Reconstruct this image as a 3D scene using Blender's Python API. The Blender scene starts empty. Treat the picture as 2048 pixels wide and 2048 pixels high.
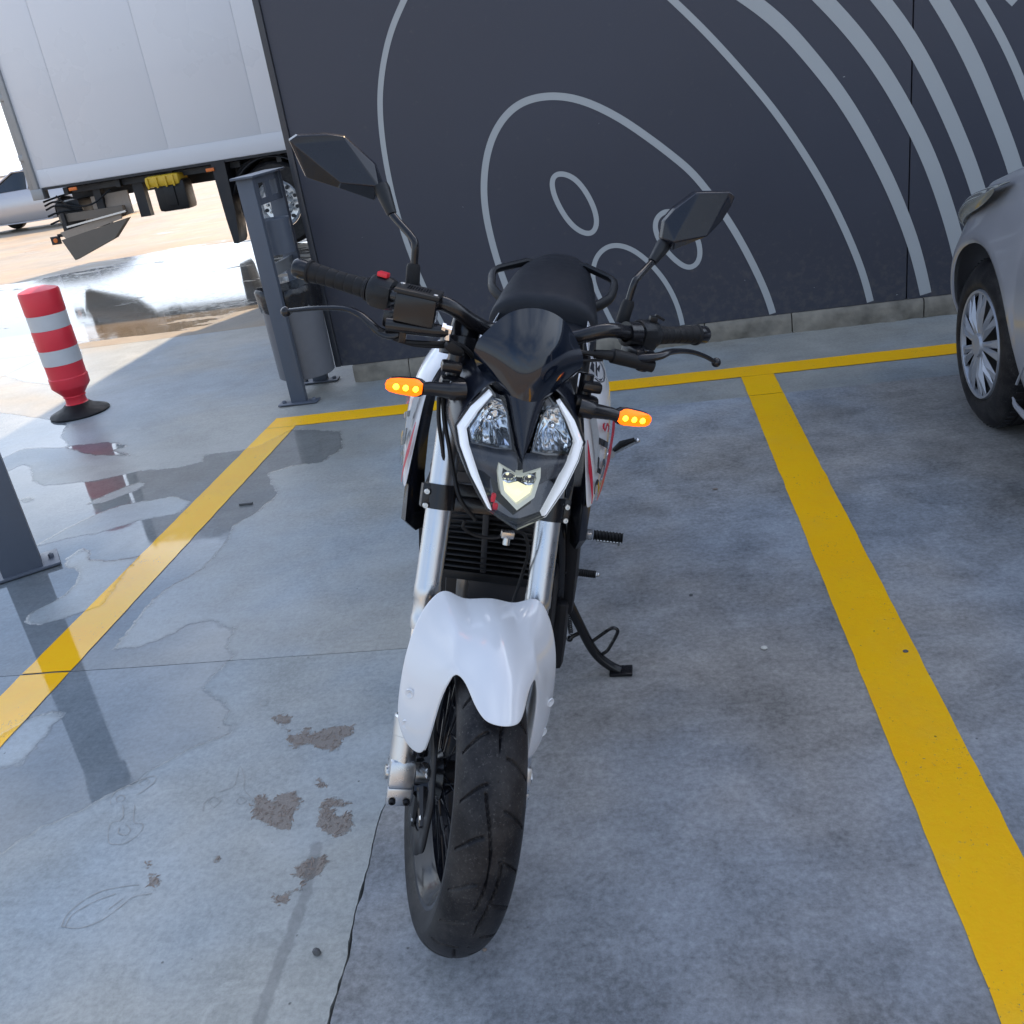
import bpy, bmesh, math, random
import numpy as np
from mathutils import Vector, Matrix, noise
random.seed(7)
R = math.radians
sc = bpy.context.scene
COL = sc.collection

# ---------------------------------------------------------------- camera
F_PX, PITCH, ROLL, YAW, CAM_H = 1881.83, 0.415667, -0.159095, -0.168282, 1.3655
def cam_basis(p, r, y):
    cy, sy, cp, sp = math.cos(y), math.sin(y), math.cos(p), math.sin(p)
    fwd = Vector((sy*cp, cy*cp, -sp)); right = Vector((cy, -sy, 0)); up = right.cross(fwd)
    cr, sr = math.cos(r), math.sin(r)
    return cr*right + sr*up, -sr*right + cr*up, fwd
cd = bpy.data.cameras.new('camera'); cam = bpy.data.objects.new('camera', cd); COL.objects.link(cam)
_r, _u, _f = cam_basis(PITCH, ROLL, YAW)
cam.matrix_world = Matrix(((_r.x, _u.x, -_f.x, 0), (_r.y, _u.y, -_f.y, 0), (_r.z, _u.z, -_f.z, CAM_H), (0, 0, 0, 1)))
cd.sensor_width = 36; cd.lens = 36*F_PX/2048; cd.clip_start = 0.05; cd.clip_end = 3000
sc.camera = cam

# ---------------------------------------------------------------- sky, sun, exposure
SUN = Vector((0.41, 1.0, 1.0)).normalized()          # direction towards the sun
el = math.asin(SUN.z); az = math.atan2(SUN.x, SUN.y)
w = bpy.data.worlds.new('World'); sc.world = w; w.use_nodes = True
nt = w.node_tree; nt.nodes.clear()
sky = nt.nodes.new('ShaderNodeTexSky'); sky.sky_type = 'NISHITA'; sky.sun_disc = False
sky.sun_elevation = el; sky.sun_rotation = az; sky.air_density = 1.0; sky.dust_density = 1.6; sky.ozone_density = 1.2
bg = nt.nodes.new('ShaderNodeBackground'); bg.inputs['Strength'].default_value = 0.13
wo = nt.nodes.new('ShaderNodeOutputWorld')
# thin broken cloud over the Nishita sky, denser towards the horizon
tcw = nt.nodes.new('ShaderNodeTexCoord'); sep = nt.nodes.new('ShaderNodeSeparateXYZ'); nt.links.new(tcw.outputs['Generated'], sep.inputs[0])
def wm(op, a, b):
    n = nt.nodes.new('ShaderNodeMath'); n.operation = op
    for i, x in enumerate((a, b)):
        if isinstance(x, (int, float)): n.inputs[i].default_value = x
        else: nt.links.new(x, n.inputs[i])
    return n.outputs[0]
zc = wm('MAXIMUM', sep.outputs[2], 0.0); dz = wm('ADD', zc, 0.18)
cx_ = nt.nodes.new('ShaderNodeCombineXYZ'); nt.links.new(wm('DIVIDE', sep.outputs[0], dz), cx_.inputs[0]); nt.links.new(wm('DIVIDE', sep.outputs[1], dz), cx_.inputs[1])
cn = nt.nodes.new('ShaderNodeTexNoise'); cn.inputs['Scale'].default_value = 1.1; cn.inputs['Detail'].default_value = 8; cn.inputs['Roughness'].default_value = 0.55; nt.links.new(cx_.outputs[0], cn.inputs[0])
cr_ = nt.nodes.new('ShaderNodeMapRange'); cr_.interpolation_type = 'SMOOTHSTEP'; cr_.inputs['From Min'].default_value = 0.34; cr_.inputs['From Max'].default_value = 0.60
nt.links.new(wm('ADD', cn.outputs['Fac'], wm('MULTIPLY', wm('SUBTRACT', 0.45, zc), 0.28)), cr_.inputs['Value'])
# cloud is brightest looking towards the sun (forward scatter), dim behind the viewer
dt = nt.nodes.new('ShaderNodeVectorMath'); dt.operation = 'DOT_PRODUCT'; dt.inputs[1].default_value = tuple(SUN); nt.links.new(tcw.outputs['Generated'], dt.inputs[0])
fs_w = wm('ADD', 0.34, wm('MULTIPLY', wm('POWER', wm('MAXIMUM', wm('MULTIPLY', wm('ADD', dt.outputs['Value'], 0.35), 0.74), 0.0), 2.0), 1.25))
cvc = nt.nodes.new('ShaderNodeVectorMath'); cvc.operation = 'SCALE'; cvc.inputs[0].default_value = (8.5, 9.4, 10.8); nt.links.new(fs_w, cvc.inputs['Scale'])
cm = nt.nodes.new('ShaderNodeMixRGB'); nt.links.new(cvc.outputs[0], cm.inputs[2])
nt.links.new(wm('MULTIPLY', cr_.outputs[0], 0.80), cm.inputs[0]); nt.links.new(sky.outputs[0], cm.inputs[1])
nt.links.new(cm.outputs[0], bg.inputs[0]); nt.links.new(bg.outputs[0], wo.inputs[0])
ld = bpy.data.lights.new('sun', 'SUN'); ld.energy = 4.0; ld.angle = R(0.53); ld.color = (1.0, 0.73, 0.45)
sun = bpy.data.objects.new('sun', ld); COL.objects.link(sun)
sun.rotation_euler = SUN.to_track_quat('Z', 'Y').to_euler(); sun.location = (3, 8, 12)
sc.view_settings.view_transform = 'Standard'; sc.view_settings.look = 'None'
sc.view_settings.exposure = 1.27; sc.view_settings.gamma = 1.0; sc.view_settings.use_curve_mapping = False
sc.cycles.max_bounces = 8; sc.cycles.transparent_max_bounces = 12
sc.cycles.sample_clamp_indirect = 6.0
WET = [[(-6.278, 6.071), (-3.993, 5.275), (-3.339, 4.895), (-3.224, 4.627), (-3.059, 4.435), (-2.837, 4.425), (-2.65, 4.32), (-2.732, 4.276), (-2.408, 4.061), (-2.122, 4.046), (-1.869, 4.069), (-1.756, 4.297), (-1.48, 4.181), (-1.402, 3.939), (-1.455, 3.78), (-1.584, 3.772), (-1.679, 3.701), (-1.621, 3.582), (-1.54, 3.44), (-1.571, 3.285), (-1.629, 3.157), (-1.601, 3.05), (-1.602, 2.801), (-1.668, 2.694), (-1.694, 2.587), (-1.687, 2.438), (-1.676, 2.295), (-1.593, 2.298), (-1.515, 2.36), (-1.491, 2.412), (-1.421, 2.43), (-1.311, 2.361), (-1.302, 2.262), (-1.253, 2.213), (-1.265, 2.16), (-1.284, 2.055), (-1.242, 2.013), (-1.183, 1.975), (-1.148, 1.887), (-1.123, 1.875), (-1.118, 1.837), (-1.184, 1.806), (-1.254, 1.74), (-1.299, 1.659), (-1.338, 1.629), (-1.403, 1.563), (-1.463, 1.525), (-1.504, 1.445), (-1.916, 1.31)], [(-9.169, 9.977), (-8.399, 11.916), (-7.499, 12.236), (-7.077, 13.361), (-5.407, 13.405), (-4.592, 13.181), (-2.964, 8.238), (-3.169, 7.786), (-3.757, 7.332), (-4.199, 7.368), (-4.587, 7.259), (-3.678, 5.67), (-4.383, 6.093), (-4.781, 6.422), (-5.52, 5.691)]]
DRY = [[(-3.355, 4.059), (-3.4, 4.324), (-3.361, 4.478), (-3.073, 4.411), (-2.812, 4.232), (-2.687, 4.192), (-2.358, 4.085), (-2.133, 4.043), (-2.086, 3.946), (-2.202, 3.903), (-2.397, 3.915), (-2.595, 3.839), (-2.851, 3.844), (-2.957, 3.926), (-3.117, 4.153), (-3.203, 4.207), (-3.217, 4.085)], [(-2.468, 3.546), (-2.408, 3.665), (-2.323, 3.767), (-2.27, 3.717), (-2.302, 3.635), (-2.399, 3.543)], [(-2.466, 3.133), (-2.425, 3.262), (-2.358, 3.407), (-2.276, 3.496), (-2.057, 3.538), (-1.935, 3.457), (-1.938, 3.346), (-2.094, 3.306), (-2.215, 3.221), (-2.248, 3.206), (-2.298, 3.205), (-2.375, 3.178)], [(-2.113, 2.507), (-2.133, 2.573), (-2.063, 2.693), (-2.075, 2.792), (-2.135, 2.891), (-2.202, 2.917), (-2.233, 2.986), (-2.227, 3.079), (-2.184, 3.051), (-2.129, 2.964), (-2.022, 2.934), (-1.92, 2.955), (-1.905, 2.782), (-1.87, 2.581), (-1.961, 2.531), (-2.039, 2.491)], [(-1.822, 1.728), (-1.707, 1.754), (-1.653, 1.76), (-1.655, 1.882), (-1.659, 1.972), (-1.719, 1.99), (-1.76, 1.952), (-1.793, 1.884), (-1.876, 1.804)], [(-2.881, 3.681), (-2.855, 3.714), (-2.791, 3.668), (-2.806, 3.635)]]
MUD = [[(-1.024, 1.898), (-1.001, 1.91), (-0.975, 1.897), (-0.968, 1.871), (-0.979, 1.861), (-0.953, 1.826), (-0.931, 1.817), (-0.916, 1.844), (-0.903, 1.847), (-0.902, 1.814), (-0.863, 1.84), (-0.826, 1.844), (-0.79, 1.848), (-0.789, 1.812), (-0.807, 1.793), (-0.807, 1.758), (-0.826, 1.746), (-0.869, 1.767), (-0.897, 1.783), (-0.92, 1.767), (-0.953, 1.798), (-0.958, 1.826), (-0.992, 1.869), (-1.013, 1.881)], [(-0.965, 1.599), (-0.931, 1.601), (-0.912, 1.572), (-0.907, 1.607), (-0.873, 1.611), (-0.844, 1.585), (-0.843, 1.545), (-0.848, 1.523), (-0.842, 1.49), (-0.871, 1.492), (-0.902, 1.509), (-0.945, 1.534), (-0.954, 1.569)], [(-0.791, 1.582), (-0.744, 1.579), (-0.722, 1.561), (-0.759, 1.557), (-0.766, 1.541), (-0.741, 1.522), (-0.716, 1.538), (-0.699, 1.488), (-0.719, 1.46), (-0.755, 1.475), (-0.786, 1.503), (-0.792, 1.542)], [(-0.776, 1.399), (-0.745, 1.412), (-0.728, 1.397), (-0.732, 1.368), (-0.743, 1.354), (-0.759, 1.345), (-0.766, 1.318), (-0.771, 1.323), (-0.768, 1.35), (-0.791, 1.361), (-0.791, 1.385)], [(-0.825, 1.315), (-0.807, 1.306), (-0.783, 1.314), (-0.775, 1.296), (-0.787, 1.282), (-0.806, 1.292)], [(-1.115, 1.376), (-1.103, 1.378), (-1.079, 1.353), (-1.077, 1.331), (-1.093, 1.344)], [(-0.829, 1.65), (-0.809, 1.643), (-0.797, 1.624), (-0.81, 1.617)], [(-0.989, 1.418), (-0.978, 1.418), (-0.969, 1.405), (-0.977, 1.4)], [(-1.139, 1.41), (-1.13, 1.412), (-1.12, 1.396), (-1.129, 1.393)]]
STREAK = [(-0.767, 1.441), (-0.75, 1.317), (-0.748, 1.23), (-0.749, 1.15), (-0.747, 1.076), (-0.744, 1.021)]
PRINTS = [[(-1.237, 1.245), (-1.242, 1.274), (-1.228, 1.306), (-1.199, 1.333), (-1.148, 1.345), (-1.121, 1.347)], [(-1.237, 1.245), (-1.199, 1.24), (-1.169, 1.25), (-1.148, 1.269), (-1.129, 1.3), (-1.117, 1.316), (-1.081, 1.323)], [(-1.229, 1.245), (-1.23, 1.274), (-1.2, 1.305), (-1.162, 1.325)], [(-1.157, 1.285), (-1.139, 1.312)], [(-1.317, 1.596), (-1.327, 1.615), (-1.327, 1.64), (-1.308, 1.657), (-1.289, 1.675), (-1.253, 1.689), (-1.241, 1.669), (-1.253, 1.641), (-1.267, 1.623)], [(-1.313, 1.614), (-1.308, 1.626), (-1.293, 1.619), (-1.291, 1.607), (-1.304, 1.604), (-1.313, 1.614)], [(-1.281, 1.668), (-1.272, 1.68), (-1.257, 1.673), (-1.257, 1.659), (-1.271, 1.658), (-1.281, 1.668)], [(-1.285, 1.594), (-1.262, 1.546), (-1.283, 1.53), (-1.264, 1.484), (-1.247, 1.467), (-1.215, 1.468), (-1.195, 1.497), (-1.201, 1.525), (-1.228, 1.535), (-1.254, 1.592)], [(-1.254, 1.517), (-1.247, 1.5), (-1.224, 1.493), (-1.224, 1.51), (-1.247, 1.531)], [(-1.073, 1.593), (-1.064, 1.605), (-1.043, 1.591), (-1.05, 1.571), (-1.073, 1.593)], [(-1.003, 1.589), (-0.996, 1.601), (-0.979, 1.591), (-0.987, 1.576), (-1.003, 1.589)], [(-1.058, 1.622), (-1.029, 1.639), (-1.035, 1.677), (-1.04, 1.71), (-1.014, 1.669), (-0.997, 1.625), (-0.967, 1.593), (-0.958, 1.563)], [(-1.071, 1.558), (-1.079, 1.588), (-1.069, 1.605)], [(-1.086, 1.966), (-1.077, 1.977), (-1.061, 1.967), (-1.069, 1.949), (-1.086, 1.966)]]
JOINT_A = [(-1.983, 2.172), (-1.438, 2.178), (-0.742, 2.201)]
JOINT_B = [(-0.62, 1.029), (-0.622, 1.177), (-0.632, 1.256), (-0.64, 1.401), (-0.644, 1.52), (-0.642, 1.57)]
JOINT_B2 = [(-0.676, 1.03), (-0.676, 1.093), (-0.653, 1.125), (-0.656, 1.179), (-0.657, 1.248), (-0.648, 1.274)]
JOINT_C = [(0.111, 4.065), (0.582, 4.065), (1.274, 4.049)]
YR = [(0.437, 4.353), (0.438, 1.022), (0.585, 4.359), (0.583, 1.34)]
YL = [(-1.918, 4.52), (-1.919, 2.075), (-1.76, 4.351), (-1.761, 1.835)]
YB = [(-1.918, 4.52), (-1.17, 4.482), (0.134, 4.499), (0.963, 4.515), (1.398, 4.52), (-1.76, 4.351), (-1.148, 4.339), (0.126, 4.347), (1.359, 4.385)]
BITS = {'stick': [(-1.683, 3.364), (-1.623, 3.36)], 'stone': [(-0.683, 1.17)], 'white': [(0.232, 2.064)], 's2': [(0.558, 2.01), (0.203, 3.081), (0.069, 2.358)], 'patch': [(0.341, 2.012), (0.366, 2.021), (0.387, 1.986), (0.36, 1.966), (0.337, 1.981)], 'p2': [(0.262, 2.854), (0.307, 2.866), (0.351, 2.864), (0.345, 2.847), (0.299, 2.847)], 'oil': [(-1.309, 3.651), (-1.283, 3.692), (-1.226, 3.707), (-1.186, 3.679), (-1.24, 3.669), (-1.256, 3.592), (-1.286, 3.599)]}
G_BIKE = (-0.4629, 1.3000, -0.03736, 0.20848, 0.33206)


# ---------------------------------------------------------------- materials
def N(nt, t, **k):
    n = nt.nodes.new(t)
    for a, b in k.items():
        if a in n.inputs: n.inputs[a].default_value = b
        else: setattr(n, a, b)
    return n
def new_mat(name):
    m = bpy.data.materials.new(name); m.use_nodes = True
    nt = m.node_tree; p = nt.nodes['Principled BSDF']
    return m, nt, p
def mat(name, col, rough=0.5, metal=0.0, var=0.12, scale=30.0, bump=0.0, bscale=200.0, coat=0.0, emit=None, estr=0.0, rvar=0.1, spec=0.5, anis=0.0):
    m, nt, p = new_mat(name)
    L = nt.links.new
    geo = N(nt, 'ShaderNodeTexCoord')
    nz = N(nt, 'ShaderNodeTexNoise'); nz.inputs['Scale'].default_value = scale; nz.inputs['Detail'].default_value = 5
    L(geo.outputs['Object'], nz.inputs['Vector'])
    mx = N(nt, 'ShaderNodeMixRGB'); mx.inputs[1].default_value = tuple(c*(1-var) for c in col)+(1,); mx.inputs[2].default_value = tuple(min(1, c*(1+var)) for c in col)+(1,)
    L(nz.outputs['Fac'], mx.inputs[0]); L(mx.outputs[0], p.inputs['Base Color'])
    mr = N(nt, 'ShaderNodeMapRange'); mr.inputs['To Min'].default_value = max(0.02, rough-rvar*rough*2); mr.inputs['To Max'].default_value = min(1, rough+rvar*rough*2)
    mr.inputs['From Min'].default_value = 0.3; mr.inputs['From Max'].default_value = 0.7
    L(nz.outputs['Fac'], mr.inputs['Value']); L(mr.outputs[0], p.inputs['Roughness'])
    p.inputs['Metallic'].default_value = metal; p.inputs['Specular IOR Level'].default_value = spec
    p.inputs['Coat Weight'].default_value = coat; p.inputs['Coat Roughness'].default_value = 0.04
    if bump:
        n2 = N(nt, 'ShaderNodeTexNoise'); n2.inputs['Scale'].default_value = bscale; n2.inputs['Detail'].default_value = 4
        L(geo.outputs['Object'], n2.inputs['Vector'])
        b = N(nt, 'ShaderNodeBump'); b.inputs['Strength'].default_value = bump; b.inputs['Distance'].default_value = 0.002
        L(n2.outputs['Fac'], b.inputs['Height']); L(b.outputs[0], p.inputs['Normal'])
    if emit:
        p.inputs['Emission Color'].default_value = tuple(emit)+(1,); p.inputs['Emission Strength'].default_value = estr
    return m
def glass(name, tint=(1, 1, 1), ior=1.45, rough=0.01, dens=0.0):
    m = bpy.data.materials.new(name); m.use_nodes = True; nt = m.node_tree; nt.nodes.clear()
    o = N(nt, 'ShaderNodeOutputMaterial'); t = N(nt, 'ShaderNodeBsdfTransparent'); g = N(nt, 'ShaderNodeBsdfGlossy')
    t.inputs[0].default_value = tuple(tint)+(1,); g.inputs['Roughness'].default_value = rough
    fr = N(nt, 'ShaderNodeFresnel'); fr.inputs[0].default_value = ior
    mx = N(nt, 'ShaderNodeMixShader')
    nt.links.new(fr.outputs[0], mx.inputs[0]); nt.links.new(t.outputs[0], mx.inputs[1]); nt.links.new(g.outputs[0], mx.inputs[2]); nt.links.new(mx.outputs[0], o.inputs[0])
    return m

def wall_mat():
    m = mat('dark_cladding', (0.056, 0.060, 0.080), 0.46, spec=0.35, var=0.22, scale=0.7, bump=0.03, bscale=60); nt = m.node_tree; p = nt.nodes['Principled BSDF']; L = nt.links.new
    src = p.inputs['Base Color'].links[0].from_socket
    g = N(nt, 'ShaderNodeNewGeometry'); sx = N(nt, 'ShaderNodeSeparateXYZ'); L(g.outputs['Position'], sx.inputs[0])
    n1 = N(nt, 'ShaderNodeTexNoise'); n1.inputs['Scale'].default_value = 22; n1.inputs['Detail'].default_value = 8; n1.inputs['Roughness'].default_value = 0.75; L(g.outputs['Position'], n1.inputs[0])
    mp = N(nt, 'ShaderNodeMapRange'); mp.inputs['From Min'].default_value = 0.08; mp.inputs['From Max'].default_value = 0.65; mp.inputs['To Min'].default_value = 0.16; mp.inputs['To Max'].default_value = 0.0; L(sx.outputs[2], mp.inputs['Value'])
    ad = N(nt, 'ShaderNodeMath', operation='ADD'); L(n1.outputs[0], ad.inputs[0]); L(mp.outputs[0], ad.inputs[1])
    th = N(nt, 'ShaderNodeMapRange'); th.inputs['From Min'].default_value = 0.60; th.inputs['From Max'].default_value = 0.80; th.inputs['To Max'].default_value = 0.35; L(ad.outputs[0], th.inputs['Value'])
    mx = N(nt, 'ShaderNodeMixRGB'); L(th.outputs[0], mx.inputs[0]); L(src, mx.inputs[1]); mx.inputs[2].default_value = (0.16, 0.15, 0.13, 1); L(mx.outputs[0], p.inputs['Base Color'])
    return m
def ground_mat(name, c1, c2, paint=False, rough=0.5, seed=0.0, wetdark=0.72, blot=1.0, wn=0.0, wrough=0.0, scr=True):
    m, nt, p = new_mat(name); L = nt.links.new
    g = N(nt, 'ShaderNodeNewGeometry')
    off = N(nt, 'ShaderNodeVectorMath', operation='ADD'); off.inputs[1].default_value = (seed, seed*2, 0)
    L(g.outputs['Position'], off.inputs[0]); P = off.outputs[0]
    def noise_(s, d=6, r=0.55, vec=None, dist=0.0):
        n = N(nt, 'ShaderNodeTexNoise'); n.inputs['Scale'].default_value = s; n.inputs['Detail'].default_value = d; n.inputs['Roughness'].default_value = r
        n.inputs['Distortion'].default_value = dist
        L(vec or P, n.inputs['Vector']); return n.outputs['Fac']
    def math_(op, a, b, clamp=False):
        n = N(nt, 'ShaderNodeMath', operation=op); n.use_clamp = clamp
        for i, x in enumerate((a, b)):
            if isinstance(x, (int, float)): n.inputs[i].default_value = x
            else: L(x, n.inputs[i])
        return n.outputs[0]
    def rng(v, a, b, c, d, smooth=True):
        n = N(nt, 'ShaderNodeMapRange'); n.interpolation_type = 'SMOOTHSTEP' if smooth else 'LINEAR'
        for i, x in zip(('From Min', 'From Max', 'To Min', 'To Max'), (a, b, c, d)): n.inputs[i].default_value = x
        L(v, n.inputs['Value']); return n.outputs[0]
    def mix(f, a, b, bt='MIX'):
        n = N(nt, 'ShaderNodeMixRGB', blend_type=bt)
        for i, x in enumerate((f, a, b)):
            if isinstance(x, (int, float)): n.inputs[i].default_value = x
            elif isinstance(x, tuple): n.inputs[i].default_value = x+(1,)
            else: L(x, n.inputs[i])
        return n.outputs[0]
    big = noise_(0.9, 5, 0.6); mid = noise_(4.5, 10, 0.72, dist=0.35); fine = noise_(70, 6, 0.75)
    st = N(nt, 'ShaderNodeMapping'); st.inputs['Scale'].default_value = (4, 26, 1); st.inputs['Rotation'].default_value = (0, 0, 0.15); L(P, st.inputs['Vector'])
    streak = noise_(1.0, 6, 0.6, st.outputs[0])
    s = math_('ADD', math_('MULTIPLY', big, 0.42*blot), math_('ADD', math_('MULTIPLY', mid, 0.5*blot), math_('ADD', math_('MULTIPLY', fine, 0.46), math_('MULTIPLY', streak, 0.10))))
    lo = 0.42*blot*0.5+0.5*blot*0.5+0.23+0.05
    col = mix(rng(s, lo-0.14, lo+0.14, 0, 1, False), c1, c2)
    if not paint:
        sc_f = rng(noise_(7, 12, 0.82, dist=1.4), 0.52, 0.70, 0, 1); sc_g = rng(noise_(1.3, 4, 0.6), 0.40, 0.62, 0, 1)
        col = mix(math_('MULTIPLY', math_('MULTIPLY', sc_f, sc_g), 0.50), col, tuple(min(0.8, q*1.22) for q in c2))
        dk_f = rng(noise_(11, 12, 0.85, dist=0.8), 0.55, 0.72, 0, 1)
        col = mix(math_('MULTIPLY', math_('MULTIPLY', dk_f, math_('SUBTRACT', 1.0, sc_g)), 0.50), col, tuple(q*0.6 for q in c1))
    tint = mix(rng(noise_(0.7, 4, 0.6), 0.38, 0.62, 0, 1), (1.07, 1.0, 0.91), (0.93, 1.0, 1.08))
    col = mix(1.0 if not paint else 0.0, col, tint, 'MULTIPLY')
    # pores and dark specks
    vo = N(nt, 'ShaderNodeTexVoronoi'); vo.inputs['Scale'].default_value = 26; L(P, vo.inputs['Vector'])
    sp = rng(vo.outputs['Distance'], 0.03, 0.09, 1, 0)
    gate = rng(noise_(9, 2), 0.56, 0.62, 0, 1)
    spk = math_('MULTIPLY', sp, gate)
    if paint:
        wear = rng(math_('ADD', noise_(120, 5, 0.75), math_('MULTIPLY', noise_(6, 3), 0.35)), 0.82, 0.88, 0, 1)
        col = mix(wear, col, (0.16, 0.15, 0.13))
        col = mix(math_('MULTIPLY', rng(noise_(3.2, 6, 0.65), 0.45, 0.75, 0, 1), 0.16), col, (0.55, 0.36, 0.10))
    col = mix(math_('MULTIPLY', spk, 0.65), col, (0.05, 0.05, 0.045))
    wa = N(nt, 'ShaderNodeAttribute'); wa.attribute_name = 'wet'
    wd = math_('ADD', wa.outputs['Fac'], math_('MULTIPLY', math_('SUBTRACT', noise_(22, 5, 0.6), 0.5), 0.045))
    if wn: 
        mp = N(nt, 'ShaderNodeMapping'); mp.inputs['Scale'].default_value = (0.35, 1.3, 1); mp.inputs['Rotation'].default_value = (0, 0, -0.35); L(P, mp.inputs['Vector'])
        wd = math_('ADD', wd, math_('MULTIPLY', math_('SUBTRACT', noise_(2.2, 8, 0.65, mp.outputs[0]), 0.52), wn))
    wet = rng(wd, -0.006, 0.006, 0, 1)
    damp = rng(wd, -0.35, -0.01, 0, 1)
    rim = math_('MULTIPLY', rng(wd, -0.02, -0.002, 0, 1), rng(wd, 0.0, 0.012, 1, 0))
    col = mix(math_('MULTIPLY', damp, 0.25), col, (0.60, 0.63, 0.66), 'MULTIPLY') if not paint else col
    col = mix(math_('MULTIPLY', wet, wetdark), col, (0.45, 0.46, 0.48), 'MULTIPLY')
    col = mix(math_('MULTIPLY', rim, 0.28), col, (0.30, 0.29, 0.26), 'MULTIPLY')
    ma = N(nt, 'ShaderNodeAttribute'); ma.attribute_name = 'mud'
    md = math_('ADD', ma.outputs['Fac'], math_('MULTIPLY', math_('SUBTRACT', noise_(55, 4, 0.7), 0.5), 0.05))
    mud = rng(md, -0.002, 0.004, 0, 1)
    mudtex = noise_(150, 5, 0.7, dist=1.5)
    mudcol = mix(mudtex, (0.15, 0.115, 0.09), (0.36, 0.29, 0.24))
    col = mix(math_('MULTIPLY', mud, 0.75), col, mudcol)
    sa = N(nt, 'ShaderNodeAttribute'); sa.attribute_name = 'streak'
    skm = rng(math_('ADD', sa.outputs['Fac'], math_('MULTIPLY', math_('SUBTRACT', noise_(30, 5), 0.5), 0.02)), 0.0, 0.008, 0, 1)
    col = mix(math_('MULTIPLY', skm, 0.40), col, (0.10, 0.10, 0.10))
    L(col, p.inputs['Base Color'])
    rd = math_('ADD', rough-0.08, math_('MULTIPLY', mid, 0.2))
    rd = math_('SUBTRACT', rd, math_('MULTIPLY', damp, 0.18))
    rn = N(nt, 'ShaderNodeMix'); rn.data_type = 'FLOAT'
    L(wet, rn.inputs[0]); L(rd, rn.inputs[2])
    wr = math_('ADD', 0.015+wrough, math_('MULTIPLY', rng(noise_(14, 5, 0.6), 0.45, 0.75, 0, 1), 0.10)); L(wr, rn.inputs[3])
    ro = math_('MAXIMUM', rn.outputs[0], math_('MULTIPLY', mud, 0.55))
    L(ro, p.inputs['Roughness'])
    p.inputs['IOR'].default_value = 1.46
    if paint:
        ps_ = N(nt, 'ShaderNodeMapRange'); ps_.inputs['To Min'].default_value = 0.18; ps_.inputs['To Max'].default_value = 0.6; L(wet, ps_.inputs['Value']); L(ps_.outputs[0], p.inputs['Specular IOR Level'])
    h = math_('ADD', math_('MULTIPLY', fine, 0.7), math_('ADD', math_('MULTIPLY', mid, 1.2), math_('MULTIPLY', spk, -1.2)))
    h = math_('MULTIPLY', h, math_('SUBTRACT', 1.0, math_('MULTIPLY', wet, 0.985)))
    h = math_('ADD', h, math_('MULTIPLY', math_('MULTIPLY', mudtex, mud), 5.0))
    b = N(nt, 'ShaderNodeBump'); b.inputs['Strength'].default_value = 0.55; b.inputs['Distance'].default_value = 0.003
    L(h, b.inputs['Height']); L(b.outputs[0], p.inputs['Normal'])
    return m

M = {}
M['slab_left'] = ground_mat('concrete_left', (0.215, 0.235, 0.235), (0.42, 0.445, 0.45), rough=0.55, seed=3, blot=0.8)
M['slab_mid'] = ground_mat('concrete_mid', (0.20, 0.212, 0.21), (0.38, 0.40, 0.40), rough=0.5, seed=17, blot=0.8)
M['slab_right'] = ground_mat('concrete_right', (0.13, 0.132, 0.134), (0.40, 0.405, 0.415), rough=0.62, seed=31, blot=0.95)
M['slab_far'] = ground_mat('concrete_far', (0.20, 0.168, 0.13), (0.32, 0.275, 0.215), rough=0.55, seed=47, wn=3.2, wrough=0.05)
M['base'] = mat('joint_dirt', (0.035, 0.033, 0.03), 0.9, scale=20, var=0.4)
M['yellow'] = ground_mat('yellow_road_paint', (1.0, 0.49, 0.002), (1.0, 0.56, 0.004), paint=True, rough=0.45, seed=5, wetdark=0.15)
M['wall'] = wall_mat()
M['stripe'] = mat('grey_vinyl', (0.38, 0.40, 0.41), 0.55, var=0.05, scale=3)
M['trim'] = mat('trim_grey', (0.045, 0.048, 0.058), 0.35, var=0.05)
M['plinth'] = mat('rough_concrete', (0.21, 0.19, 0.155), 0.9, var=0.75, scale=14, bump=1.0, bscale=60)
M['plastic'] = mat('black_plastic', (0.010, 0.011, 0.013), 0.42, spec=0.35, bump=0.12, bscale=900, var=0.2)
M['plastic2'] = mat('satin_black_panel', (0.009, 0.011, 0.018), 0.22, spec=0.45, bump=0.05, bscale=900, var=0.15)
M['gloss'] = mat('gloss_black', (0.008, 0.009, 0.012), 0.06, coat=1.0, var=0.1)
M['screen'] = mat('smoked_screen', (0.005, 0.008, 0.016), 0.08, coat=0.25, var=0.0, rvar=0.0)
M['rubber'] = mat('grip_rubber', (0.009, 0.009, 0.010), 0.55, spec=0.3, bump=0.2, bscale=500)
M['blackmetal'] = mat('black_painted_metal', (0.008, 0.008, 0.010), 0.24, spec=0.4, var=0.2, bump=0.05, bscale=400, coat=0.1)
M['darkmetal'] = mat('dark_engine_metal', (0.010, 0.010, 0.012), 0.5, spec=0.3, metal=0.0, var=0.3)
M['alu'] = mat('silver_anodised', (0.60, 0.62, 0.645), 0.30, metal=1.0, var=0.05)
M['chrome'] = mat('chrome', (0.85, 0.86, 0.88), 0.09, metal=1.0, var=0.04)
M['steel'] = mat('zinc_bolt', (0.55, 0.56, 0.56), 0.3, metal=1.0, var=0.1)
M['white'] = mat('white_gloss_paint', (0.66, 0.675, 0.70), 0.20, var=0.035, scale=14, coat=0.7)
M['drl'] = mat('white_light_pipe', (0.85, 0.87, 0.92), 0.2, var=0.02, emit=(0.80, 0.88, 1.0), estr=0.16)
M['red'] = mat('red_plastic', (0.75, 0.02, 0.04), 0.4, var=0.1)
M['redstripe'] = mat('red_decal', (0.45, 0.015, 0.04), 0.3, coat=0.4)
M['greydecal'] = mat('grey_decal', (0.32, 0.34, 0.36), 0.3, coat=0.4)
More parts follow.
